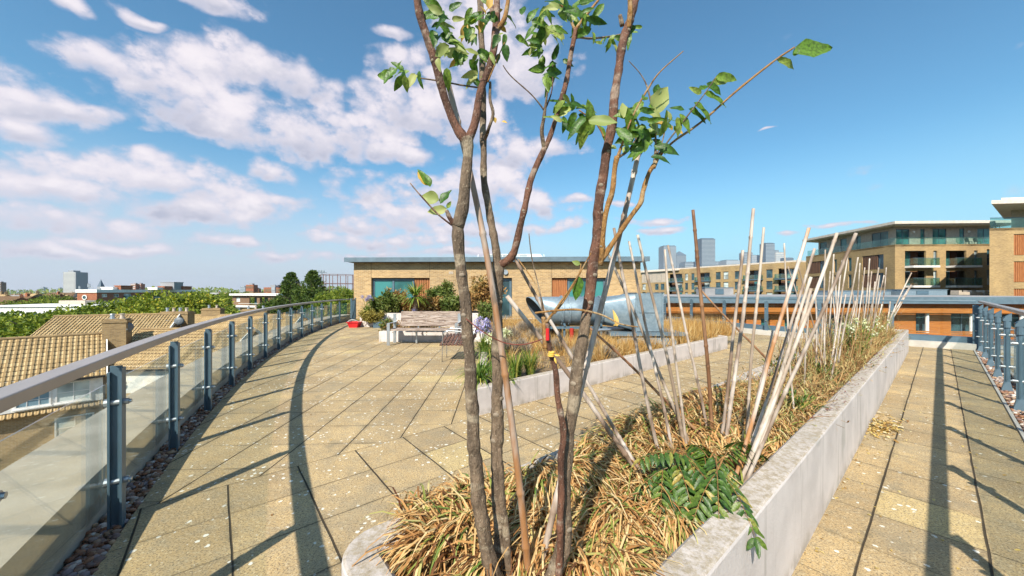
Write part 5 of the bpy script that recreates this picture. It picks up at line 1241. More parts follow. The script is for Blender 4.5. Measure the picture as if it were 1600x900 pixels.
# --- grass and herbs of the wide planter
def inP2(x, y, mrg=.2):
    s = TS*x-TC*y; return s < -3.79-mrg and y < 16.4 and x > -.38-(.055*(y-3))+mrg and (x*TC+y*TS) < 12.2
def grassfield(n, fn, name, mat, Lr, w, label, droop=(.4, 1.4), seg=4, lean=.6, tufts=None, mats=None, windy=0.):
    mb = MB(); cs = []
    while len(cs) < (tufts or n):
        c = fn()
        if c is not None: cs.append(c)
    for i in range(n):
        c = cs[i % len(cs)]; a = R.uniform(0, 2*pi); q = R.uniform(0, .09) if tufts else 0
        p = (c[0]+q*cos(a), c[1]+q*sin(a), c[2]); b = R.uniform(0, lean)
        mb.blade(p, (cos(a)*b+windy, sin(a)*b, 1), R.uniform(*Lr), w*R.uniform(.7, 1.3), R.uniform(*droop), seg, twist=R.uniform(-1.2, 1.2))
    o = mb.build(name, M[mat]); o['kind'] = 'stuff'; o['label'] = label; return o
def rp2(front=0):
    x, y = R.uniform(-1.2, 7.2), R.uniform(3.2, 16.3)
    if not inP2(x, y): return None
    t, s = TC*x+TS*y, TS*x-TC*y
    dn = .5+.5*sin(x*2.3+1.7*sin(y*1.9))*cos(y*1.3+x)
    if t < 4.2 and R.random() < .93: return None
    if R.random() > dn+.25: return None
    if 2.4 < x < 4.4 and 8.1 < y < 10.2: return None
    return (x, y, .28)
def rpd():
    x, y = R.uniform(-1.2, 7.2), R.uniform(3.2, 14)
    if not inP2(x, y) or (TC*x+TS*y) < 5.4 or R.random() > math.exp(-((TS*x-TC*y)+3.9)**2*.35): return None
    if 2.4 < x < 4.4 and 8.1 < y < 10.2: return None
    return (x, y, .28)
grassfield(15000, rp2, 'golden_grass', 'gold_grass', (.10, .34), .007, 'fine golden dry grass filling the wide planter round the duct', (.3, 1.2), 3, .7, tufts=1500)
grassfield(15000, rpd, 'golden_grass', 'gold_grass', (.14, .44), .007, 'thick golden grass along the front wall of the wide planter', (.3, 1.4), 3, .8, tufts=900)
def far_end():
    x, y = R.uniform(3.8, 7.), R.uniform(8, 12)
    return (x, y, .28) if inP2(x, y) else None
grassfield(6000, far_end, 'golden_grass', 'gold_grass', (.3, .62), .007, 'tall golden grass at the far corner of the wide planter', (.2, .9), 4, .35, tufts=320)
def herb(c, r, h, lab, mat='grey_herb', n=900, group=None, name='lavender_tuft', cat='plant'):
    th = thing(name, c, lab, cat, group); m = MB()
    for i in range(n):
        a = R.uniform(0, 2*pi); b = R.uniform(.05, 1.1); d = Vector((cos(a)*b, sin(a)*b, 1)).normalized(); L = h*R.uniform(.6, 1.15)*(1-.25*b); q = R.uniform(0, r*.4)
        m.blade((c[0]+q*cos(a), c[1]+q*sin(a), c[2]), d, L, .009, R.uniform(-.3, .5), 2, twist=R.uniform(-2, 2))
        if i % 2:
            p = Vector(c)+d*L*R.uniform(.5, .9); m.blade(p, (d.x+R.uniform(-.7, .7), d.y+R.uniform(-.7, .7), d.z), L*.25, .012, .2, 1)
    m.build('foliage', M[mat], th); m = MB(); m.tube([(c[0], c[1], c[2]-.03), (c[0]+.01, c[1], c[2]+h*.35)], [.02, .008], 5); m.build('stem', M['bark'], th); return th
GL = 'grey brown lavender tufts in the wide planter'
for px, py, r_, h_ in ((800, 525, .3, .42), (815, 545, .25, .34), (838, 528, .3, .42), (872, 545, .24, .36), (905, 560, .22, .36), (925, 548, .25, .4), (860, 520, .3, .45), (1030, 528, .28, .42), (1050, 522, .3, .4), (820, 513, .3, .45), (888, 573, .16, .26), (950, 556, .2, .32), (790, 545, .25, .36)):
    c = XG(px, py+8, .28)
    if inP2(c.x, c.y, .15): herb(tuple(c), r_, h_, 'grey brown dried lavender tuft among golden grass near the duct', group=GL)
def straps(c, n, L, w, mat, lab, name='strap_plant', cat='plant', droop=(1.0, 2.6), lean=.9, group=None, flower=None, mi=0):
    th = thing(name, c, lab, cat, group); m = MB()
    for i in range(n):
        a = R.uniform(0, 2*pi); b = R.uniform(.08, lean); q = R.uniform(0, .07)
        m.blade((c[0]+q*cos(a), c[1]+q*sin(a), c[2]), (cos(a)*b, sin(a)*b, 1), L*R.uniform(.6, 1.15), w*R.uniform(.7, 1.2), R.uniform(*droop), 6)
    m.build('leaves', M[mat], th)
    if flower:
        k, hh, mt = flower
        for i in range(k):
            a = R.uniform(0, 2*pi); b = R.uniform(0, .35); q = Vector((c[0]+cos(a)*b*hh, c[1]+sin(a)*b*hh, c[2]+hh*R.uniform(.8, 1.12)))
            m = MB(); m.tube(smooth_path([c, ((c[0]+q.x)/2, (c[1]+q.y)/2, c[2]+(q.z-c[2])*.55), q], 3), .006, 5); st = m.build('flower_stem', M['green_strap'], th)
            m = MB()
            for j in range(46):
                v = Vector((R.gauss(0, 1), R.gauss(0, 1), R.gauss(0, .8)+.3)).normalized(); m.leaf(q+v*R.uniform(.02, .07), v, .05, .022, (0, 0, 1), .3)
            m.build('flower_head', M[mt], st)
    return th
straps(tuple(XG(748, 600, .30)), 150, .48, .022, 'green_strap', 'fresh green strap leaves spilling over the planter corner behind the trunks')
straps(tuple(XG(806, 590, .30)), 120, .42, .02, 'green_strap', 'upright green leafed plant, first beside the pale trunk', droop=(.5, 1.8), lean=.4)
straps(tuple(XG(829, 585, .30)), 110, .42, .02, 'green_strap', 'upright green leafed plant with yellow tips, second beside the pale trunk', droop=(.5, 1.8), lean=.4)
straps(tuple(XG(790, 598, .30)), 90, .26, .02, 'green_strap', 'low yellow green tuft close to the planter front wall')
straps(tuple(XG(768, 580, .30)), 70, .40, .018, 'green_strap', 'loose green strap plant between the two pale trunks')
straps(tuple(XG(757, 553, .30)), 120, .5, .022, 'green_strap', 'green plant with lilac flower heads between the left and middle trunks', flower=(14, .62, 'lilac'))
straps(tuple(XG(772, 560, .30)), 100, .42, .02, 'green_strap', 'green plant with white flower heads between the trunks', flower=(12, .42, 'whitefl'))
straps(tuple(XG(788, 545, .30)), 80, .36, .02, 'green_strap', 'pale white flowered plant just beyond the middle trunk', flower=(10, .36, 'whitefl'))

# --- shrubs behind the bench
def shrub(px0, px1, pytop, Y, zb, lab, mat, n=2600, leaf=.09, depth=.8, name='shrub', cat='shrub'):
    x0, x1 = (px0-800)/F*Y, (px1-800)/F*Y; zt = H-(pytop-455)/F*Y; c = ((x0+x1)/2, Y, zb); th = thing(name, c, lab, cat); m = MB(); rr = random.Random(int(px0*7+pytop))
    W_, Hh = (x1-x0)/2, (zt-zb); sh = []
    for k in range(26):
        top_ = Vector((c[0]+rr.uniform(-1, 1)*W_, Y+rr.uniform(-.5, .5)*depth, zb+Hh*(1-.55*rr.random()**1.3)*(1-.25*rr.random())))
        foot = Vector((c[0]+(top_.x-c[0])*.35, Y, zb)); mid = (foot+top_)/2+Vector((rr.uniform(-.12, .12), rr.uniform(-.1, .1), .08)); sh.append((foot, mid, top_, rr.uniform(.07, .17)))
    for i in range(n):
        f_, md, tp_, sp = rr.choice(sh); k = .18+.85*rr.random()**.7; q = (f_.lerp(md, k*2) if k < .5 else md.lerp(tp_, k*2-1)); sp2 = sp*(1.25-k*.6)*max(.5, min(1.6, W_*1.6))
        p = q+Vector((rr.gauss(0, sp2), rr.gauss(0, sp2), rr.gauss(0, sp2*.8))); p.z = max(p.z, zb+rr.uniform(-.02, .06))
        d = Vector((rr.uniform(-1, 1), rr.uniform(-1, 1), rr.uniform(-.2, 1.1))).normalized(); s = leaf*1.35*rr.uniform(.6, 1.5); u = d.cross(Vector((rr.uniform(-1, 1), rr.uniform(-1, 1), rr.uniform(-1, 1)))).normalized()
        m.add([p, p+d*s*.5+u*s*.22, p+d*s, p+d*s*.5-u*s*.22], [(0, 1, 2, 3)])
    m.build('foliage', M[mat], th); m = MB()
    for f_, md, tp_, sp in sh[::2]: m.tube(smooth_path([f_-Vector((0, 0, .02)), md, tp_], 3), [.016]*3+[.011]*3+[.005], 5)
    m.build('branches', M['bark'], th); return th
shrub(578, 604, 463, 17.2, .5, 'bushy olive plant at the corner by the gate', 'shrub', 2200, .09)
shrub(628, 662, 468, 17.0, .5, 'mixed brown green growth filling behind the palm', 'shrub_brown', 2400, .09)
shrub(588, 625, 456, 16.8, .5, 'olive green airy shrub below the teal window', 'shrub', 2600, .10)
shrub(605, 640, 452, 17.3, .5, 'loose brown green shrub against the window frame', 'shrub_brown', 2000, .10)
shrub(655, 690, 462, 16.6, .5, 'bronze brown shrub beside the spiky palm', 'shrub_brown', 2600, .09)
shrub(671, 706, 440, 17.2, .5, 'tall mottled green shrub against the bare brick wall', 'shrub', 3000, .12)
shrub(690, 722, 463, 16.4, .5, 'dark green shrub directly behind the thick left trunk', 'shrub', 2200, .11)
shrub(738, 782, 428, 17.2, .5, 'tall sparse brown shrub reaching almost to the roof', 'shrub_brown', 2400, .13)
shrub(722, 745, 452, 16.9, .5, 'brown green shrub squeezed between two trunks', 'shrub_brown', 1800, .11)
shrub(745, 780, 470, 15.2, .25, 'low dark bush at the foot of the tall sparse shrub', 'shrub', 2000, .08)
shrub(566, 597, 486, 15.55, .22, 'olive gold cushion bush hanging over the dark trough', 'bush_olive', 5200, .06, .45)
shrub(600, 700, 507, 11.8, .22, 'low orange green growth in the planter behind the bench', 'shrub_brown', 2600, .05, .5)
shrub(598, 613, 497, 11.7, .22, 'small upright green weed at the end of the bench', 'shrub', 700, .05, .2)
straps(tuple(P(574, 489, 16.5)), 90, .55, .03, 'green_strap', 'green plant with lilac flower balls at the corner of the taller planter', flower=(12, .72, 'lilac'))
straps(tuple(P(648, 494, 15.9)), 60, .3, .03, 'green_strap', 'lilac flowers showing just over the bench back', flower=(8, .30, 'lilac'))
# spiky palm
c = Vector(P(649, 463, 15.95)); yk = thing('spiky_palm', (c.x, c.y, .5), 'spiky palm with long yellow green sword leaves behind the bench', 'palm'); m = MB()
for i in range(150):
    a = R.uniform(0, 2*pi); b = R.uniform(-.5, 1.6); m.blade(c, (cos(a), sin(a)*.9, b), R.uniform(.6, .98), .06, R.uniform(.1, 1.5), 5, mi=0)
m.build('leaves', M['green_strap'], yk); m = MB(); m.tube([(c.x, c.y, .5), (c.x+.02, c.y, c.z-.2), (c.x, c.y, c.z+.05)], [.09, .08, .06], 8, jit=.1); m.build('trunk', M['bark'], yk)

# ================================================================== THE LONG PLANTER
SZ = .47
def soil_pt(px, s):      # where the column of the photo crosses a line of constant s in the planter
    r = (px-800)/F; t = -s*(TC*r+TS)/(TC-TS*r); p = W(t, s, SZ); return p
def cane(top, bot, w, mat, lab, s=None, bend=0., group=None, botY=None, dY=0.):
    """top and bottom in photo columns; the foot stands in the soil"""
    if s is not None: b = soil_pt(bot[0], s)
    else: b = XG(bot[0], bot[1], SZ)
    if botY: b = P(bot[0], bot[1], botY)
    a = P(top[0], top[1], b.y+dY); b = b-Vector((0, 0, .05)); L = (a-b).length; n = max(4, int(L/.05)); pts = []; rad = []
    r0 = w/2/F*b.y/(1+((top[0]+bot[0])/2/F-800/F)**2)*.98; nodes = [k for k in range(1, n) if R.random() < .16 and k > 1]
    ax = (a-b).normalized(); sd = ax.cross(Vector((0, 1, 0))).normalized(); ph = R.uniform(0, 6); wob_ = R.uniform(-.012, .012)*L
    for i in range(n+1):
        k = i/n; p = b+(a-b)*k+sd*((bend+wob_)*sin(pi*k)+.0035*sin(ph+k*9)); r = r0*(1.-.22*k)
        pts.append(p); rad.append(r)
    # node rings
    P2_, R2_ = [], []
    for i, (p, r) in enumerate(zip(pts, rad)):
        if i in nodes:
            for dz, q in ((-.012, 1.), (-.004, 1.20), (.004, 1.22), (.012, 1.)): P2_.append(p+ax*dz); R2_.append(r*q)
        else: P2_.append(p); R2_.append(r)
    m = MB(); m.tube(P2_, R2_, 10); o = m.build('bamboo_cane', M[mat], loc=tuple(b), smooth=True)
    for pl_ in o.data.polygons:
        if len(pl_.vertices) > 4: pl_.use_smooth = False
    tag(o, lab, 'cane', group); return o
cane((996, 367), (1076, 716), 6.5, 'cane_pale', 'pale cane in front of the square duct box, its tip dark, topmost of its cluster')
cane((982, 377), (1058, 728), 5.5, 'cane', 'thin dark banded cane just left of the pale cane by the duct box')
cane((960, 356), (1035, 722), 6.5, 'cane', 'grey cane starting behind the forked red brown stem', s=None)
cane((943, 380), (1089, 711), 6, 'cane_pale', 'slanting pale cane crossing the whole cluster by the duct box')
cane((1038, 390), (1077, 714), 5.5, 'cane_pale', 'upright thin pale cane in front of the far slim skyscraper')
cane((1043, 383), (1109, 679), 5.5, 'cane', 'thin leaning cane with dark lower half by the slim skyscraper')
cane((1082, 328), (1115, 690), 8, 'cane_brown', 'tall brown cane beside the darkest skyscraper')
cane((1178, 326), (1130, 706), 8.5, 'cane', 'tallest pinkish grey cane with dark shaded side')
cane((1160, 391), (1124, 700), 7.5, 'cane', 'shorter cane leaning against the tallest pinkish grey cane')
cane((1194, 355.5), (1165, 702), 7, 'cane_pale', 'straight bleached cane standing apart in the gap before the bundle')
cane((1091, 449), (1228, 618), 5, 'cane_brown', 'thin brown cane slanting down across the paving, second from the duct', s=-1.35)
cane((922, 512), (1113, 688), 5.5, 'cane_brown', 'dark brown cane slanting from the right trunk down into the leaves')
cane((793, 462), (1021, 757), 8.5, 'cane', 'thick grey cane leaning away from the middle trunk across the wide planter', dY=-.2)
cane((805, 404), (1024, 760), 6.5, 'cane', 'slender cane rising from the slanting foot up to the brick wall', dY=-.1)
cane((1007, 200), (836, 897), 11, 'cane', 'long cane with a tan tip passing behind the right trunk', bend=.01, dY=.12)
cane((697, 115), (826, 897), 12, 'cane_old', 'long weathered cane leaning behind the left trunk', bend=-.03, dY=.06, botY=1.36)
cane((1099, 606), (1127, 500), 3, 'cane', 'x') if False else None
BG = [((1263, 356), (1144, 753), 9.5, 'cane_old', 'orange based cane, foremost of the leaning bundle'), ((1272, 388), (1163, 712), 7.5, 'cane', 'pinkish cane within the leaning bundle, shorter than the foremost'),
      ((1307, 364), (1148, 758), 9.5, 'cane_pale', 'long bleached cane in the middle of the leaning bundle'), ((1338, 365), (1156, 758), 10, 'cane', 'cane leaning furthest over the masonry wall out of the bundle'),
      ((1267, 433), (1152, 757), 9, 'cane_pale', 'short bleached cane low in the leaning bundle'), ((1268, 451), (1161, 757), 9, 'cane_pale', 'shortest cut cane of the leaning bundle'), ((1207, 516), (1164, 706), 5, 'cane', 'thin stub of cane beside the foot of the bundle')]
for tp_, bt, w, mt, lab in BG: cane(tp_, bt, w, mt, lab)
far = [((1226, 380), (1242, 560), 4.5), ((1231, 416), (1290, 560), 3.6), ((1247, 416), (1292, 560), 3.6), ((1290, 390), (1281, 560), 4.2), ((1303, 397), (1295, 560), 4.6), ((1325, 393), (1296, 560), 4.6), ((1341, 402), (1305, 560), 4.8), ((1344, 411), (1334, 560), 3.8),
       ((1359, 404), (1343, 560), 4.4), ((1362, 424), (1352, 560), 4.2), ((1373, 418), (1352, 560), 4.6), ((1374, 430), (1358, 560), 4.2), ((1381, 430), (1362, 560), 4.), ((1385, 418), (1374, 560), 3.6), ((1424, 426), (1378, 560), 4.2), ((1424, 445), (1388, 560), 4.6), ((1421, 449), (1386, 560), 3.8),
       ((1274, 452), (1275, 560), 4.2), ((1316, 407), (1302, 560), 4.2), ((1331, 448), (1340, 560), 3.8), ((1306, 440), (1311, 560), 4.2), ((1264, 472), (1256, 560), 4.4), ((1391, 471), (1384, 560), 4.), ((1348, 440), (1350, 560), 3.8), ((1367, 440), (1357, 560), 4.), ((1321, 460), (1296, 560), 4.6),
       ((1245, 505), (1256, 560), 4.2), ((1287, 470), (1290, 560), 3.8), ((1300, 455), (1312, 560), 3.4), ((1336, 470), (1318, 560), 4.), ((1355, 462), (1345, 560), 4.), ((1378, 475), (1366, 560), 3.8), ((1310, 485), (1300, 560), 4.), ((1297, 424), (1285, 560), 3.8), ((1351, 418), (1330, 560), 3.6), ((1341, 455), (1322, 560), 3.8)]
GC = 'thicket of bleached canes at the far end of the planter'
for tp_, bt, w in far: cane(tp_, bt, w, R.choice(['cane_pale', 'cane_pale', 'cane']), 'bleached bamboo cane in the dense thicket at the far end of the long planter', s=R.uniform(-1.30, -.82), group=GC)

# strappy leaf mass over the near half of the planter
b0x, b0y = XG(1085, 770, SZ)[:2]
mb = MB(); cl = []
for i in range(520):
    t = .50+R.random()**.95*5.0; s = R.uniform(SL+.05, SR-.22) if i % 5 < 3 else R.uniform(SL+.07, SL+.26)
    if t < .66 and s < SL+.20: continue
    if t > 3.6 and R.random() < (t-3.6)/2.4: continue
    cl.append((t, s))
for (t, s) in cl:
    if (W(t, s)-Vector((b0x, b0y, 0))).length < .16: continue
    c = W(t, s, SZ+(.07 if s < SL+.3 else .03)*(t < 4.5)); comb = -2.75+1.5*sin(t*2.3+s*1.7)+.9*sin(t*5.1-s*4.)
    for i in range(R.randint(58, 78)):
        a = comb+R.gauss(0, .75); b = R.uniform(.35, 1.5); q = R.uniform(0, .07); e = R.uniform(0, 6.28)
        d = Vector((cos(a)*b, sin(a)*b, R.uniform(.45, 1.0)))
        L = R.uniform(.17, .34)*(1.08 if t < 3 else .85)
        mb.blade((c.x+q*cos(e), c.y+q*sin(e), c.z), d, L, R.uniform(.006, .0125), R.uniform(1.8, 3.6), 5, twist=R.uniform(-.6, .6))
o = mb.build('strap_leaf_grass', M['strap']); o['kind'] = 'stuff'; o['label'] = 'dense drooping straw and rust coloured strap leaves in the near planter'
# tangle of dry weeds further on
mb = MB()
for i in range(5200):
    t = 3.2+R.random()**.9*10.7; s = R.uniform(SL+.16, SR-.17); 
    if t < 4.2 and s < -1.15: continue
    p = W(t, s, SZ); a = R.uniform(0, 2*pi); b = R.uniform(.2, 1.6); p0 = Vector(p); d = Vector((cos(a)*b, sin(a)*b, 1)).normalized(); L = R.uniform(.10, .34)*(1+.25*(t > 7)); pts = [p0]
    for k in range(4): d = (d+Vector((R.uniform(-.5, .5), R.uniform(-.5, .5), R.uniform(-.5, .2)))).normalized(); p0 = p0+d*L/4; pts.append(p0)
    mb.tube(pts, [.003, .0028, .0025, .002, .001], 3, cap=False)
    if R.random() < .7: 
        for _ in range(2): mb.blade(R.choice(pts[1:]), (R.uniform(-1, 1), R.uniform(-1, 1), R.uniform(-.2, 1)), R.uniform(.04, .09), .012, R.uniform(0, 2), 2)
o = mb.build('dry_weeds', M['weed']); o['kind'] = 'stuff'; o['label'] = 'brown curly dried weeds filling the far half of the long planter'
# tall thin dead stalks and pale seed heads at the end
mb = MB()
for i in range(420):
    t = 5.5+R.random()*8.3; s = R.uniform(SL+.2, SR-.22); p = W(t, s, SZ); h = R.uniform(.25, .75); d = Vector((R.uniform(-.25, .25), R.uniform(-.25, .25), 1)); q = p+d*h
    mb.tube(smooth_path([p, p+d*h*.5+Vector((R.uniform(-.04, .04), 0, 0)), q], 2), .0028, 4, cap=False)
    for k in range(R.randint(1, 5)):
        u = p+d*h*R.uniform(.4, 1); mb.tube([u, u+Vector((R.uniform(-.12, .12), R.uniform(-.12, .12), R.uniform(.0, .14)))], .002, 3, cap=False)
o = mb.build('dead_stalks_undergrowth', M['weed']); o['kind'] = 'stuff'; o['label'] = 'thin branching dead stalks standing among the far canes'
for i, (px, py, lab) in enumerate(((1338, 503, 'yellow weed with cream flower clusters, tallest by the masonry wall'), (1357, 500, 'second yellow weed with cream flower clusters nearer the wall end'), (1318, 512, 'small cream flowered weed among the thick of the canes'))):
    b = soil_pt(px+3, -.85-.1*i); h = H-(py-455)/F*b.y-SZ; th = thing('flowering_weed', tuple(b), lab, 'weed'); m = MB(); f = MB()
    for k in range(14):
        q = Vector(b)+Vector((R.uniform(-.22, .22), R.uniform(-.2, .2), h*R.uniform(.7, 1.1))); m.tube(smooth_path([b, (Vector(b)+q)/2+Vector((R.uniform(-.03, .03), 0, .03)), q], 3), .004, 4)
        for j in range(12): v = Vector((R.gauss(0, 1), R.gauss(0, 1), R.gauss(0, 1))).normalized(); f.leaf(q+v*.02, v, .035, .025, (0, 0, 1), .2)
        for j in range(5): u = Vector(b)+(q-Vector(b))*R.uniform(.2, .9); m.blade(u, (R.uniform(-1, 1), R.uniform(-1, 1), .6), .12, .015, 1.5, 3)
    m.add(f.v, f.f, 1); m.build('flowering_stems', [M['green_strap'], M['whitefl']], th)
for i, (px, s, lab) in enumerate(((1285, -.95, 'dark green weed growing through the middle of the canes'), (1240, -.85, 'green ferny weed creeping to the wall edge'), (1262, -1.2, 'small green weed at the foot of the crossing canes'), (1215, -1.4, 'green weed by the sunken wall edge beyond the paving cane'))):
    b = soil_pt(px, s); th = thing('green_weed', tuple(b), lab, 'weed'); m = MB()
    for k in range(240):
        v = Vector((R.gauss(0, 1), R.gauss(0, 1), abs(R.gauss(0, 1)))).normalized(); m.leaf(Vector(b)+v*R.uniform(.02, .24), (v+Vector((R.uniform(-.6, .6), R.uniform(-.6, .6), .2))), R.uniform(.035, .07), .02, (0, 0, 1), .3)
    m.build('foliage', M['seedling'], th); m = MB(); [m.tube([b, Vector(b)+Vector((R.uniform(-.15, .15), R.uniform(-.15, .15), .2))], .004, 4) for _ in range(10)]; m.build('stems', M['green_strap'], th)

# compound leaves
def pinnate(ml, ms, p, d, L, pairs, lf, lw, droop=.8, up=Vector((0, 0, 1)), rach=.0025, hang=.25):
    p = Vector(p); d = Vector(d).normalized(); pts = [p.copy()]; ds = [d.copy()]; n = pairs+2
    for i in range(n): p = p+d*L/n; d = (d+Vector((0, 0, -droop/n))).normalized(); pts.append(p.copy()); ds.append(d.copy())
    ms.tube(pts, [rach*(1-.7*i/n) for i in range(n+1)], 5, cap=False)
    for i in range(2, n+1):
        dd = ds[i]; sd = dd.cross(up)
        if sd.length < .1: sd = Vector((1, 0, 0))
        sd.normalize(); nn = sd.cross(dd)
        k = (i-1)/n; s_ = lf*(1-.45*abs(k-.45)*1.4)
        for sg in (-1, 1):
            q = (sd*sg+dd*.45+Vector((0, 0, -hang+R.uniform(-.15, .1)))+Vector((R.uniform(-.1, .1),)*3)).normalized(); ml.leaf(pts[i]+Vector((R.uniform(-.002, .002),)*3), q, s_*R.uniform(.85, 1.1), lw*R.uniform(.85, 1.1), nn+Vector((R.uniform(-.25, .25), R.uniform(-.25, .25), 0)), .22, fold=.12)
    ml.leaf(pts[-1], ds[-1], lf*.8, lw, up, .2)
# leafy green seedling hugging the wall
b0 = XG(1085, 770, SZ); se = thing('leafy_seedling', tuple(b0), 'fresh green seedling with long feathery leaves beside the masonry wall', 'plant'); ml, ms = MB(), MB(); rr = random.Random(5)
tips = [(1012, 708, 1.9), (1030, 780, 1.75), (1050, 820, 1.7), (1070, 740, 2.0), (1098, 700, 2.1), (1120, 765, 1.85), (1090, 790, 1.78), (1140, 815, 1.62), (1160, 825, 1.55), (1185, 830, 1.5), (1140, 730, 2.05), (1075, 845, 1.62), (1105, 735, 2.0), (1045, 740, 1.92), (1125, 795, 1.72), (1060, 790, 1.75), (1020, 830, 1.62), (1085, 700, 2.1), (1195, 700, 2.2), (1175, 690, 2.25), (1150, 745, 1.95), (1110, 820, 1.65), (1030, 850, 1.55), (1065, 865, 1.52), (1095, 845, 1.55), (1125, 850, 1.5), (1005, 750, 1.85), (1150, 790, 1.7)]
for k in range(4):
    st = b0+Vector((rr.uniform(-.12, .12), rr.uniform(-.1, .25), 0)); ms.tube(smooth_path([st, st+Vector((0, 0, .12)), st+Vector((rr.uniform(-.05, .05), 0, .24))], 3), .006, 6)
for (px, py, Y) in tips:
    tipp = P(px, py-8, Y); st = b0+Vector((rr.uniform(-.14, .14), rr.uniform(-.12, .22), rr.uniform(.10, .26))); v = tipp-st; L = min(v.length*1.12, .46)
    start = tipp-v.normalized()*L if v.length > L else st
    if (start-st).length > .02: ms.tube([b0+Vector((0, 0, .05)), st, start], .004, 5)
    pinnate(ml, ms, start, v.normalized()+Vector((0, 0, .35)), L, 10, .095, .025, 1.1, hang=.5)
ml.build('leaves', M['seedling'], se, smooth=True); ms.build('stems', M['bark_tan'], se)
# small pot-blue scrap and hanging leaf on the wall edge
# fallen leaves
mb = MB()
for i in range(420):
    q = XG(1375+R.gauss(0, 16), 668+R.gauss(0, 8)); h = .02+.06*math.exp(-((q.x-XG(1372, 668).x)**2+(q.y-XG(1372, 668).y)**2)/.03)
    a = R.uniform(0, 6.3); mb.leaf((q.x, q.y, .006+R.uniform(0, h)), (cos(a), sin(a), R.uniform(-.3, .3)), R.uniform(.02, .06), R.uniform(.012, .026), (R.uniform(-.4, .4), R.uniform(-.4, .4), 1), .4)
o = mb.build('leaf_litter', M['litter']); o['kind'] = 'stuff'; o['label'] = 'heap of yellow and brown fallen leaves by the masonry wall'
mb = MB()
for i in range(620):
    k = R.random()
    if k < .45: q = W(1.2+R.random()*13, R.uniform(-.52, .55))
    elif k < .6: q = W(1.5+R.random()*12, -.53+abs(R.gauss(0, .03)))
    else:
        q = Vector((R.uniform(-5, 4), R.uniform(2.2, 14), 0)); s_ = TS*q.x-TC*q.y
        if s_ > -1.65 or s_ < -3.7 and q.x > -.8: continue
        if q.x < -8.4+(18-q.y)*.38 and q.y < 18 and q.x < -2.2-.42*(q.y-2.4)+.2: continue
    a = R.uniform(0, 6.3); mb.leaf((q.x, q.y, .005), (cos(a), sin(a), .05), R.uniform(.012, .04), R.uniform(.008, .02), (R.uniform(-.2, .2), R.uniform(-.2, .2), 1), .3)
o = mb.build('leaf_litter', M['litter']); o['kind'] = 'stuff'; o['label'] = 'scattered dry leaf scraps on the paving'
# crumbled weeds on the wall top
mb = MB()
for i in range(260):
    t = 3.6+R.random()*5; q = W(t, R.uniform(SR-.15, SR-.02), .582+R.uniform(0, .02)); mb.leaf(q, (R.uniform(-1, 1), R.uniform(-1, 1), .2), R.uniform(.01, .035), .01, (0, 0, 1), .4)
o = mb.build('leaf_litter', M['wire']); o['kind'] = 'stuff'; o['label'] = 'reddish crumbs of dead weed on top of the masonry wall'

# ================================================================== THE YOUNG TREE
tr = thing('young_tree', tuple(XG(812, 960, SZ)), 'young bare stemmed tree with several slender trunks dominating the view', 'tree')
TB = {'bark': MB(), 'bark_red': MB(), 'bark_tan': MB()}; SC = MB()
def stem(pts, key, k=5, knob=.8, n=12, scars=1.):
    pts = [(a_, b_, c_, d_*.93) for a_, b_, c_, d_ in pts]
    """pts: (px, py, Y, width in px)"""
    base = smooth_path([P(a, b, Y) for a, b, Y, w in pts], k); ws = []
    for i in range(len(pts)-1):
        for j in range(k): t = j/k; ws.append((pts[i][3]*(1-t)+pts[i+1][3]*t)/2/F*(pts[i][2]*(1-t)+pts[i+1][2]*t))
    ws.append(pts[-1][3]/2/F*pts[-1][2]); out, rad = [], []
    # resample for knobby surface
    for i in range(len(base)-1):
        L = (base[i+1]-base[i]).length; c = max(1, int(L/.012))
        for j in range(c): t = j/c; out.append(base[i].lerp(base[i+1], t)); rad.append(ws[i]*(1-t)+ws[i+1]*t)
    out.append(base[-1]); rad.append(ws[-1]); N_ = len(out); kb = [0.]*N_; i = R.randint(2, 7)
    while i < N_-2:
        amp = R.uniform(.08, .20)*knob
        for d_, q in ((-1, .5), (0, 1), (1, .45)): kb[i+d_] = amp*q
        if R.random() < .45*scars and rad[i] > .004:
            dd = (out[i+1]-out[i-1]).normalized(); a = R.uniform(-.9, .9); v = Vector((sin(a), -cos(a), 0)); v = (v-dd*v.dot(dd)).normalized(); c = out[i]+v*rad[i]*1.08; w_ = dd.cross(v); r_ = rad[i]*.52
            vs = [c+w_*r_*cos(2*pi*q/10)+dd*r_*.75*sin(2*pi*q/10)+v*(.0) for q in range(10)]+[c+w_*r_*.55*cos(2*pi*q/10)+dd*r_*.42*sin(2*pi*q/10)+v*r_*.30 for q in range(10)]
            SC.add(vs, [(q, (q+1) % 10, 10+(q+1) % 10, 10+q) for q in range(10)]+[tuple(range(10, 20))])
        i += R.randint(4, 10)
    rad = [r*(1+kb[i]+.05*sin(i*.35+r*900)+R.uniform(-.025, .025)) for i, r in enumerate(rad)]
    out = [p+Vector((.0016*sin(i*.41), 0, .0)) for i, p in enumerate(out)]
    TB[key].tube(out, rad, n, jit=.03); return out
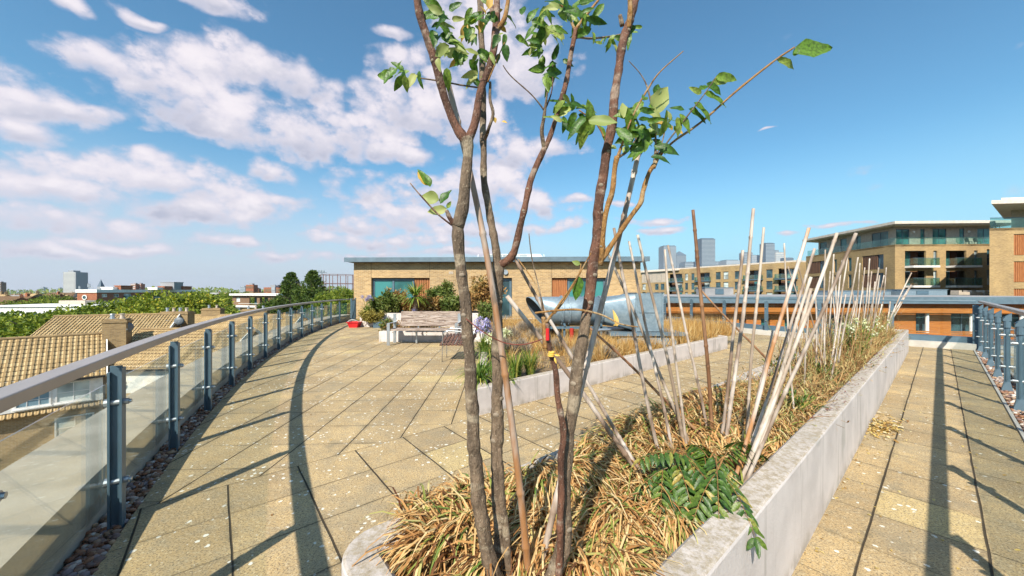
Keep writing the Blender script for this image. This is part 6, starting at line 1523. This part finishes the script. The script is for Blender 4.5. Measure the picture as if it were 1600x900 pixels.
# left stem
stem([(780, 935, 1.33, 27), (768, 885, 1.33, 26), (752, 810, 1.33, 24), (741, 700, 1.33, 22), (737, 620, 1.33, 20), (730, 510, 1.33, 18.5), (722, 430, 1.33, 18), (716, 385, 1.33, 19), (715, 352, 1.33, 21)], 'bark')
stem([(715, 354, 1.33, 21), (723, 320, 1.33, 19), (729, 270, 1.33, 17.5), (731, 235, 1.33, 18), (729, 216, 1.33, 20)], 'bark')
stem([(730, 222, 1.33, 18), (712, 198, 1.33, 14.5), (697, 158, 1.32, 13.5), (684, 112, 1.31, 13.5), (668, 60, 1.30, 13), (656, 20, 1.29, 13), (648, -25, 1.28, 12)], 'bark_red')
stem([(730, 222, 1.33, 17), (742, 190, 1.33, 12.5), (752, 140, 1.34, 12.5), (766, 100, 1.35, 12), (774, 60, 1.36, 12), (776, 25, 1.37, 12), (775, -20, 1.38, 10)], 'bark_red')
stem([(774, 50, 1.36, 10), (788, 28, 1.36, 8), (796, -10, 1.36, 5)], 'bark_tan', scars=.3)
stem([(770, 24, 1.37, 8), (762, -15, 1.37, 5)], 'bark_red', scars=.2)
stem([(714, 355, 1.33, 12), (703, 342, 1.32, 8), (698, 328, 1.31, 6)], 'bark_red', scars=.4)
stem([(706, 352, 1.32, 3.5), (684, 335, 1.30, 3), (660, 308, 1.28, 2.5), (641, 286, 1.27, 2)], 'bark_red', scars=0)
# middle stem
stem([(788, 935, 1.40, 22), (782, 850, 1.42, 21), (777, 740, 1.43, 21), (777, 640, 1.44, 20), (777, 520, 1.45, 17), (778, 440, 1.45, 17), (778, 412, 1.45, 18)], 'bark')
stem([(800, 935, 1.38, 14), (793, 860, 1.39, 13), (785, 780, 1.40, 11), (781, 700, 1.41, 7)], 'bark')
stem([(777, 418, 1.45, 15), (772, 370, 1.46, 13), (762, 320, 1.47, 11.5), (756, 270, 1.48, 11), (755, 200, 1.5, 10.5), (754, 120, 1.52, 10.5), (752, 50, 1.54, 10), (749, -20, 1.56, 10)], 'bark')
stem([(778, 416, 1.45, 14), (798, 402, 1.44, 13), (808, 378, 1.43, 12), (818, 330, 1.42, 10.5), (832, 275, 1.42, 10), (850, 232, 1.42, 10)], 'bark_red')
stem([(850, 234, 1.42, 9), (860, 210, 1.42, 8), (874, 168, 1.42, 8), (887, 115, 1.42, 8), (895, 70, 1.42, 8), (899, 45, 1.42, 7)], 'bark_red')
stem([(899, 47, 1.42, 6), (912, 28, 1.42, 4.5), (936, 0, 1.43, 3.5)], 'bark_tan', scars=0); stem([(898, 47, 1.42, 5), (885, 20, 1.42, 4), (868, -4, 1.41, 3)], 'bark_tan', scars=0); stem([(899, 60, 1.42, 4), (905, 58, 1.45, 4), (925, 60, 1.5, 3), (968, 54, 1.55, 2.5), (985, 40, 1.56, 2)], 'bark', scars=0)
stem([(850, 232, 1.42, 7), (846, 205, 1.40, 6), (851, 180, 1.38, 5), (856, 140, 1.36, 2)], 'bark', scars=.2); stem([(850, 172, 1.38, 3), (830, 148, 1.36, 2.2), (800, 120, 1.34, 2), (786, 102, 1.33, 1.5)], 'bark', scars=0); stem([(852, 170, 1.38, 3), (862, 140, 1.38, 2), (864, 100, 1.38, 1.5)], 'bark_red', scars=0)
stem([(766, 128, 1.36, 4), (765, 155, 1.36, 5), (771, 178, 1.36, 5), (764, 200, 1.36, 5.5), (757, 216, 1.45, 7)], 'bark', scars=.3)
stem([(748, 137, 1.34, 3), (720, 133, 1.33, 2.6), (690, 127, 1.32, 2.6), (657, 122, 1.31, 2.2)], 'bark', scars=0)
stem([(762, 128, 1.34, 3), (775, 95, 1.33, 2.2), (789, 66, 1.32, 1.6)], 'bark_tan', scars=0)
# right stem
stem([(845, 945, 1.28, 30), (868, 890, 1.29, 27), (882, 845, 1.30, 25), (882, 780, 1.30, 21), (886, 700, 1.30, 20.5), (896, 625, 1.30, 20.5), (905, 560, 1.31, 19.5), (917, 490, 1.32, 18)], 'bark')
stem([(916, 494, 1.32, 18), (925, 430, 1.33, 17), (932, 370, 1.34, 16), (937, 310, 1.35, 15.5), (946, 250, 1.36, 15), (955, 200, 1.37, 15), (962, 140, 1.38, 13.5), (969, 90, 1.39, 13), (978, 50, 1.40, 13.5), (985, 30, 1.40, 13)], 'bark_red')
stem([(984, 34, 1.40, 11), (990, 10, 1.40, 11), (998, -20, 1.40, 10)], 'bark_red'); stem([(982, 45, 1.39, 8), (984, 15, 1.38, 8), (984, -15, 1.37, 8)], 'bark_tan')
stem([(972, 40, 1.40, 7), (968, 24, 1.40, 6)], 'bark', scars=0)
stem([(938, 415, 1.33, 9), (942, 370, 1.31, 8), (948, 330, 1.30, 8.5), (956, 300, 1.30, 8.5), (960, 265, 1.30, 8), (965, 245, 1.30, 9)], 'bark_tan')
stem([(940, 405, 1.33, 10), (958, 378, 1.33, 8), (985, 340, 1.33, 8), (1000, 318, 1.33, 7.5), (1004, 300, 1.33, 7.5), (1014, 272, 1.33, 7), (1022, 258, 1.33, 8)], 'bark_tan')
stem([(1021, 262, 1.33, 7), (1030, 244, 1.33, 4.5), (1052, 222, 1.32, 3.6), (1090, 195, 1.31, 3.6), (1140, 152, 1.29, 3.4), (1200, 102, 1.27, 3.2), (1242, 74, 1.26, 3)], 'bark_tan', scars=0)
stem([(1024, 250, 1.33, 4.5), (1040, 225, 1.31, 3), (1068, 190, 1.28, 2.4), (1100, 148, 1.25, 1.8), (1118, 120, 1.23, 1.3)], 'bark', scars=0)
stem([(1022, 258, 1.33, 6), (1024, 225, 1.34, 3.6), (1022, 185, 1.34, 3), (1012, 140, 1.35, 2.4), (1000, 115, 1.36, 1.5), (983, 95, 1.36, 1.2)], 'bark', scars=0)
stem([(964, 248, 1.30, 6), (974, 218, 1.29, 3.2), (990, 180, 1.28, 3), (1012, 140, 1.27, 3), (1030, 113, 1.26, 2.2), (1068, 80, 1.24, 1.5)], 'bark_tan', scars=0)
stem([(966, 246, 1.30, 5), (984, 232, 1.32, 3.4), (1000, 205, 1.33, 2)], 'bark', scars=0)
stem([(944, 215, 1.37, 3), (930, 192, 1.36, 2.6), (905, 172, 1.34, 2.2)], 'bark_tan', scars=0)
stem([(1022, 250, 1.33, 3.4), (1036, 215, 1.35, 2), (1042, 175, 1.36, 1.4)], 'bark', scars=0)
# thin reddish companion of the right stem, with its green yellow shoots
stem([(872, 960, 1.27, 12), (876, 800, 1.25, 11), (877, 720, 1.24, 11), (880, 680, 1.24, 10), (872, 620, 1.23, 10), (868, 580, 1.22, 9.5), (858, 545, 1.22, 8.5), (855, 505, 1.22, 8)], 'bark_red')
stem([(852, 545, 1.22, 8), (850, 520, 1.22, 8), (850, 495, 1.22, 8)], 'bark_tan', scars=.4)
stem([(852, 505, 1.22, 6), (870, 480, 1.2, 4), (900, 438, 1.17, 3), (924, 395, 1.15, 2)], 'bark_tan', scars=0); stem([(850, 500, 1.22, 5), (846, 470, 1.24, 3), (835, 440, 1.26, 2.4), (810, 405, 1.28, 1.5)], 'bark_tan', scars=0)
stem([(849, 498, 1.22, 4), (842, 450, 1.23, 2.2), (832, 405, 1.24, 2), (826, 365, 1.25, 1.5)], 'bark', scars=0); stem([(866, 490, 1.20, 4), (886, 462, 1.22, 2.5), (905, 430, 1.24, 2), (908, 412, 1.24, 1.5)], 'bark_tan', scars=0)
stem([(836, 489, 1.21, 3.6), (870, 485, 1.20, 3.6), (905, 484, 1.19, 3.4), (940, 492, 1.18, 3), (968, 506, 1.17, 2.6), (998, 511, 1.16, 2)], 'bark_tan', scars=0)
TB['bark'].add(SC.v, SC.f, 1)
for k, nm in (('bark', 'grey_stems'), ('bark_red', 'red_brown_stems'), ('bark_tan', 'ochre_twigs')):
    o = TB[k].build('trunk' if k == 'bark' else 'branches', [M[k], M['scar']], tr, smooth=True)
    if k != 'bark': o['label'] = 'reddish brown upper stems' if k == 'bark_red' else 'smooth ochre young shoots'
# leaves
LB = {'leaf': MB(), 'leaf_pale': MB(), 'leaf_yellow': MB()}
def L1(px, py, Y, Lpx, ang, wr=.5, key='leaf', tilt=0., curl=.2, face=None):
    """one leaf, base at the photo column/row, pointing at an angle in the upright plane (degrees, 0 = to the right)"""
    a = radians(ang); d = Vector((cos(a), tilt, sin(a))); L = Lpx/F*Y; nn = face or Vector((R.uniform(-.4, .4), -1, R.uniform(-.2, .7))); LB[key].leaf(P(px, py, Y), d, L, L*wr, nn, curl)
L1(1240, 84, 1.26, 68, 14, .50, 'leaf', 0., .12); L1(1214, 93, 1.27, 42, -8, .32, 'leaf', .1, .3); L1(1241, 88, 1.26, 20, 70, .5)
L1(1020, 178, 1.34, 50, 70, .62, 'leaf_pale', 0, .05, Vector((.2, -1, .1))); L1(1024, 150, 1.34, 22, 80, .7, 'leaf')
for px, py, L, a in ((1118, 120, 36, -6), (1112, 128, 34, 4), (1104, 130, 30, -30), (1100, 146, 44, -18), (1096, 146, 22, 160), (1084, 160, 44, -40), (1076, 170, 40, -28), (1062, 178, 34, -60), (1070, 172, 24, 170), (1058, 183, 30, -78), (1050, 200, 26, 150), (1092, 140, 22, 30)): L1(px, py, 1.28, L, a, .42, 'leaf', R.uniform(-.2, .2))
def bunch(px, py, Y, rx, ry, n, L=26, keys=('leaf',), wr=.46, seed=0):
    n = int(n*.85); L *= 1.08
    rr = random.Random(seed+int(px))
    for i in range(n):
        x, y = px+rr.gauss(0, rx*.5), py+rr.gauss(0, ry*.5); L1(x, y, Y+rr.uniform(-.10, .10), L*rr.uniform(.6, 1.25), rr.choice([rr.uniform(-100, 20), rr.uniform(150, 260), rr.uniform(-60, 240)]), wr*rr.uniform(.7, 1.2), rr.choice(keys), rr.uniform(-.6, .6), rr.uniform(.1, .5), Vector((rr.uniform(-.8, .8), -1, rr.uniform(-.6, .9))))
g_ = ('leaf', 'leaf', 'leaf', 'leaf', 'leaf_pale')
bunch(686, 25, 1.30, 22, 22, 16, 30, g_); bunch(694, 62, 1.30, 20, 28, 16, 26, g_); bunch(718, 80, 1.33, 22, 14, 12, 22, g_+('leaf_yellow',)); bunch(632, 112, 1.30, 22, 9, 14, 24, g_)
bunch(735, 40, 1.36, 26, 22, 16, 22, g_+('leaf_yellow', 'leaf_yellow')); bunch(762, 20, 1.38, 18, 26, 18, 22, ('leaf', 'leaf', 'leaf_yellow')); bunch(745, 108, 1.36, 10, 14, 6, 20, g_); bunch(786, 55, 1.36, 16, 26, 10, 22, g_); bunch(755, 85, 1.36, 26, 12, 10, 22, g_)
bunch(842, 32, 1.42, 20, 24, 16, 26, g_); bunch(880, 12, 1.42, 28, 16, 22, 28, g_); bunch(915, 28, 1.42, 22, 22, 16, 28, ('leaf',)); bunch(868, 50, 1.42, 18, 16, 8, 24, g_); bunch(838, 78, 1.40, 16, 18, 12, 22, g_); bunch(848, 114, 1.38, 10, 12, 9, 24, ('leaf',)); bunch(870, 95, 1.41, 14, 8, 5, 26, ('leaf',))
bunch(952, 62, 1.52, 16, 8, 12, 18, g_); bunch(995, 48, 1.5, 14, 8, 7, 22, ('leaf',))
bunch(888, 162, 1.36, 18, 14, 16, 30, g_); bunch(922, 190, 1.34, 14, 18, 10, 34, g_); bunch(880, 190, 1.36, 10, 10, 5, 26, g_)
bunch(992, 195, 1.31, 22, 22, 22, 30, g_); bunch(1016, 215, 1.33, 16, 24, 18, 32, ('leaf',)); bunch(1004, 168, 1.31, 14, 18, 10, 28, g_); bunch(975, 232, 1.30, 10, 12, 8, 18, g_); bunch(1046, 190, 1.31, 10, 10, 8, 18, g_+('leaf_yellow', 'leaf_yellow'))
L1(672, 292, 1.31, 34, 112, .42, 'leaf'); L1(668, 290, 1.31, 30, 128, .45, 'leaf_yellow'); L1(688, 318, 1.31, 28, 55, .6, 'leaf'); L1(686, 312, 1.31, 30, 165, .7, 'leaf_pale'); L1(698, 326, 1.31, 32, 195, .5, 'leaf_pale'); L1(698, 326, 1.31, 14, 60, .5, 'leaf')
L1(905, 432, 1.24, 38, -95, .46, 'leaf', 0, .1); L1(907, 413, 1.24, 14, 160, .6, 'leaf_pale')
L1(964, 510, 1.17, 26, 92, .28, 'leaf_yellow', 0, .4); L1(968, 505, 1.17, 10, 200, .4, 'leaf_yellow')
for px, py in ((772, 183), (784, 190), (1046, 196), (1060, 205), (888, 195)): L1(px, py, 1.36, 9, R.uniform(-90, 0), .7, 'leaf_yellow')
for k, lb in LB.items():
    o = lb.build('leaves', M[k], tr, smooth=True)
    if k != 'leaf': o['label'] = 'pale sunlit leaves' if k == 'leaf_pale' else 'yellowed leaves'
# ties
tw = MB(); tw.tube(smooth_path([P(728, 498, 1.30), P(760, 522, 1.28), P(790, 536, 1.30), P(820, 538, 1.27), P(850, 529, 1.22)], 6), .0022, 6)
o = tw.build('tie_wire', M['wire'], loc=tuple(P(790, 536, 1.3))); tag(o, 'sagging rusty wire tying the trunks together', 'wire')
tw = MB(); c = P(861, 553, 1.205)
for k in range(3): tw.tube([c+Vector((.009*cos(a)+.001*k, .010*sin(a), .006*k-.006)) for a in [q*.5 for q in range(14)]], .003, 6)
tw.leaf(c+Vector((.01, -.01, 0)), (1, -.3, -.2), .02, .008, (0, -1, 0), .3); tw.leaf(c+Vector((.01, -.01, -.01)), (.3, -.3, -1), .022, .007, (0, -1, 0), .3)
o = tw.build('yellow_tie', M['yellowtape'], loc=tuple(c)); tag(o, 'knotted yellow tape round the thin red stem', 'tie')
tw = MB(); c = P(855.5, 527, 1.205); tw.tube([c-Vector((0, 0, .010)), c+Vector((0, 0, .014))], .0065, 10); tw.tube([c+Vector((0, 0, .0142)), c+Vector((0, 0, .03))], .006, 8); o = tw.build('red_clip', M['red'], loc=tuple(c)); tag(o, 'small red plastic clip on the thin stem', 'clip')

# ================================================================== AIR
m = MB(); m.b2(-5200, 5200, -900, 7600, -11.7, 215.)
mt = bpy.data.materials.new('air_haze'); mt.use_nodes = True; N = NT(mt.node_tree); out = N.n('ShaderNodeOutputMaterial'); pv = N.n('ShaderNodeVolumePrincipled')
pv.inputs['Color'].default_value = (.80, .88, 1., 1); pv.inputs['Density'].default_value = .00008; pv.inputs['Anisotropy'].default_value = .2
N.t.links.new(pv.outputs[0], out.inputs['Volume'])
hz = m.build('haze', mt); hz['kind'] = 'stuff'; hz['label'] = 'pale even air haze over the whole town'
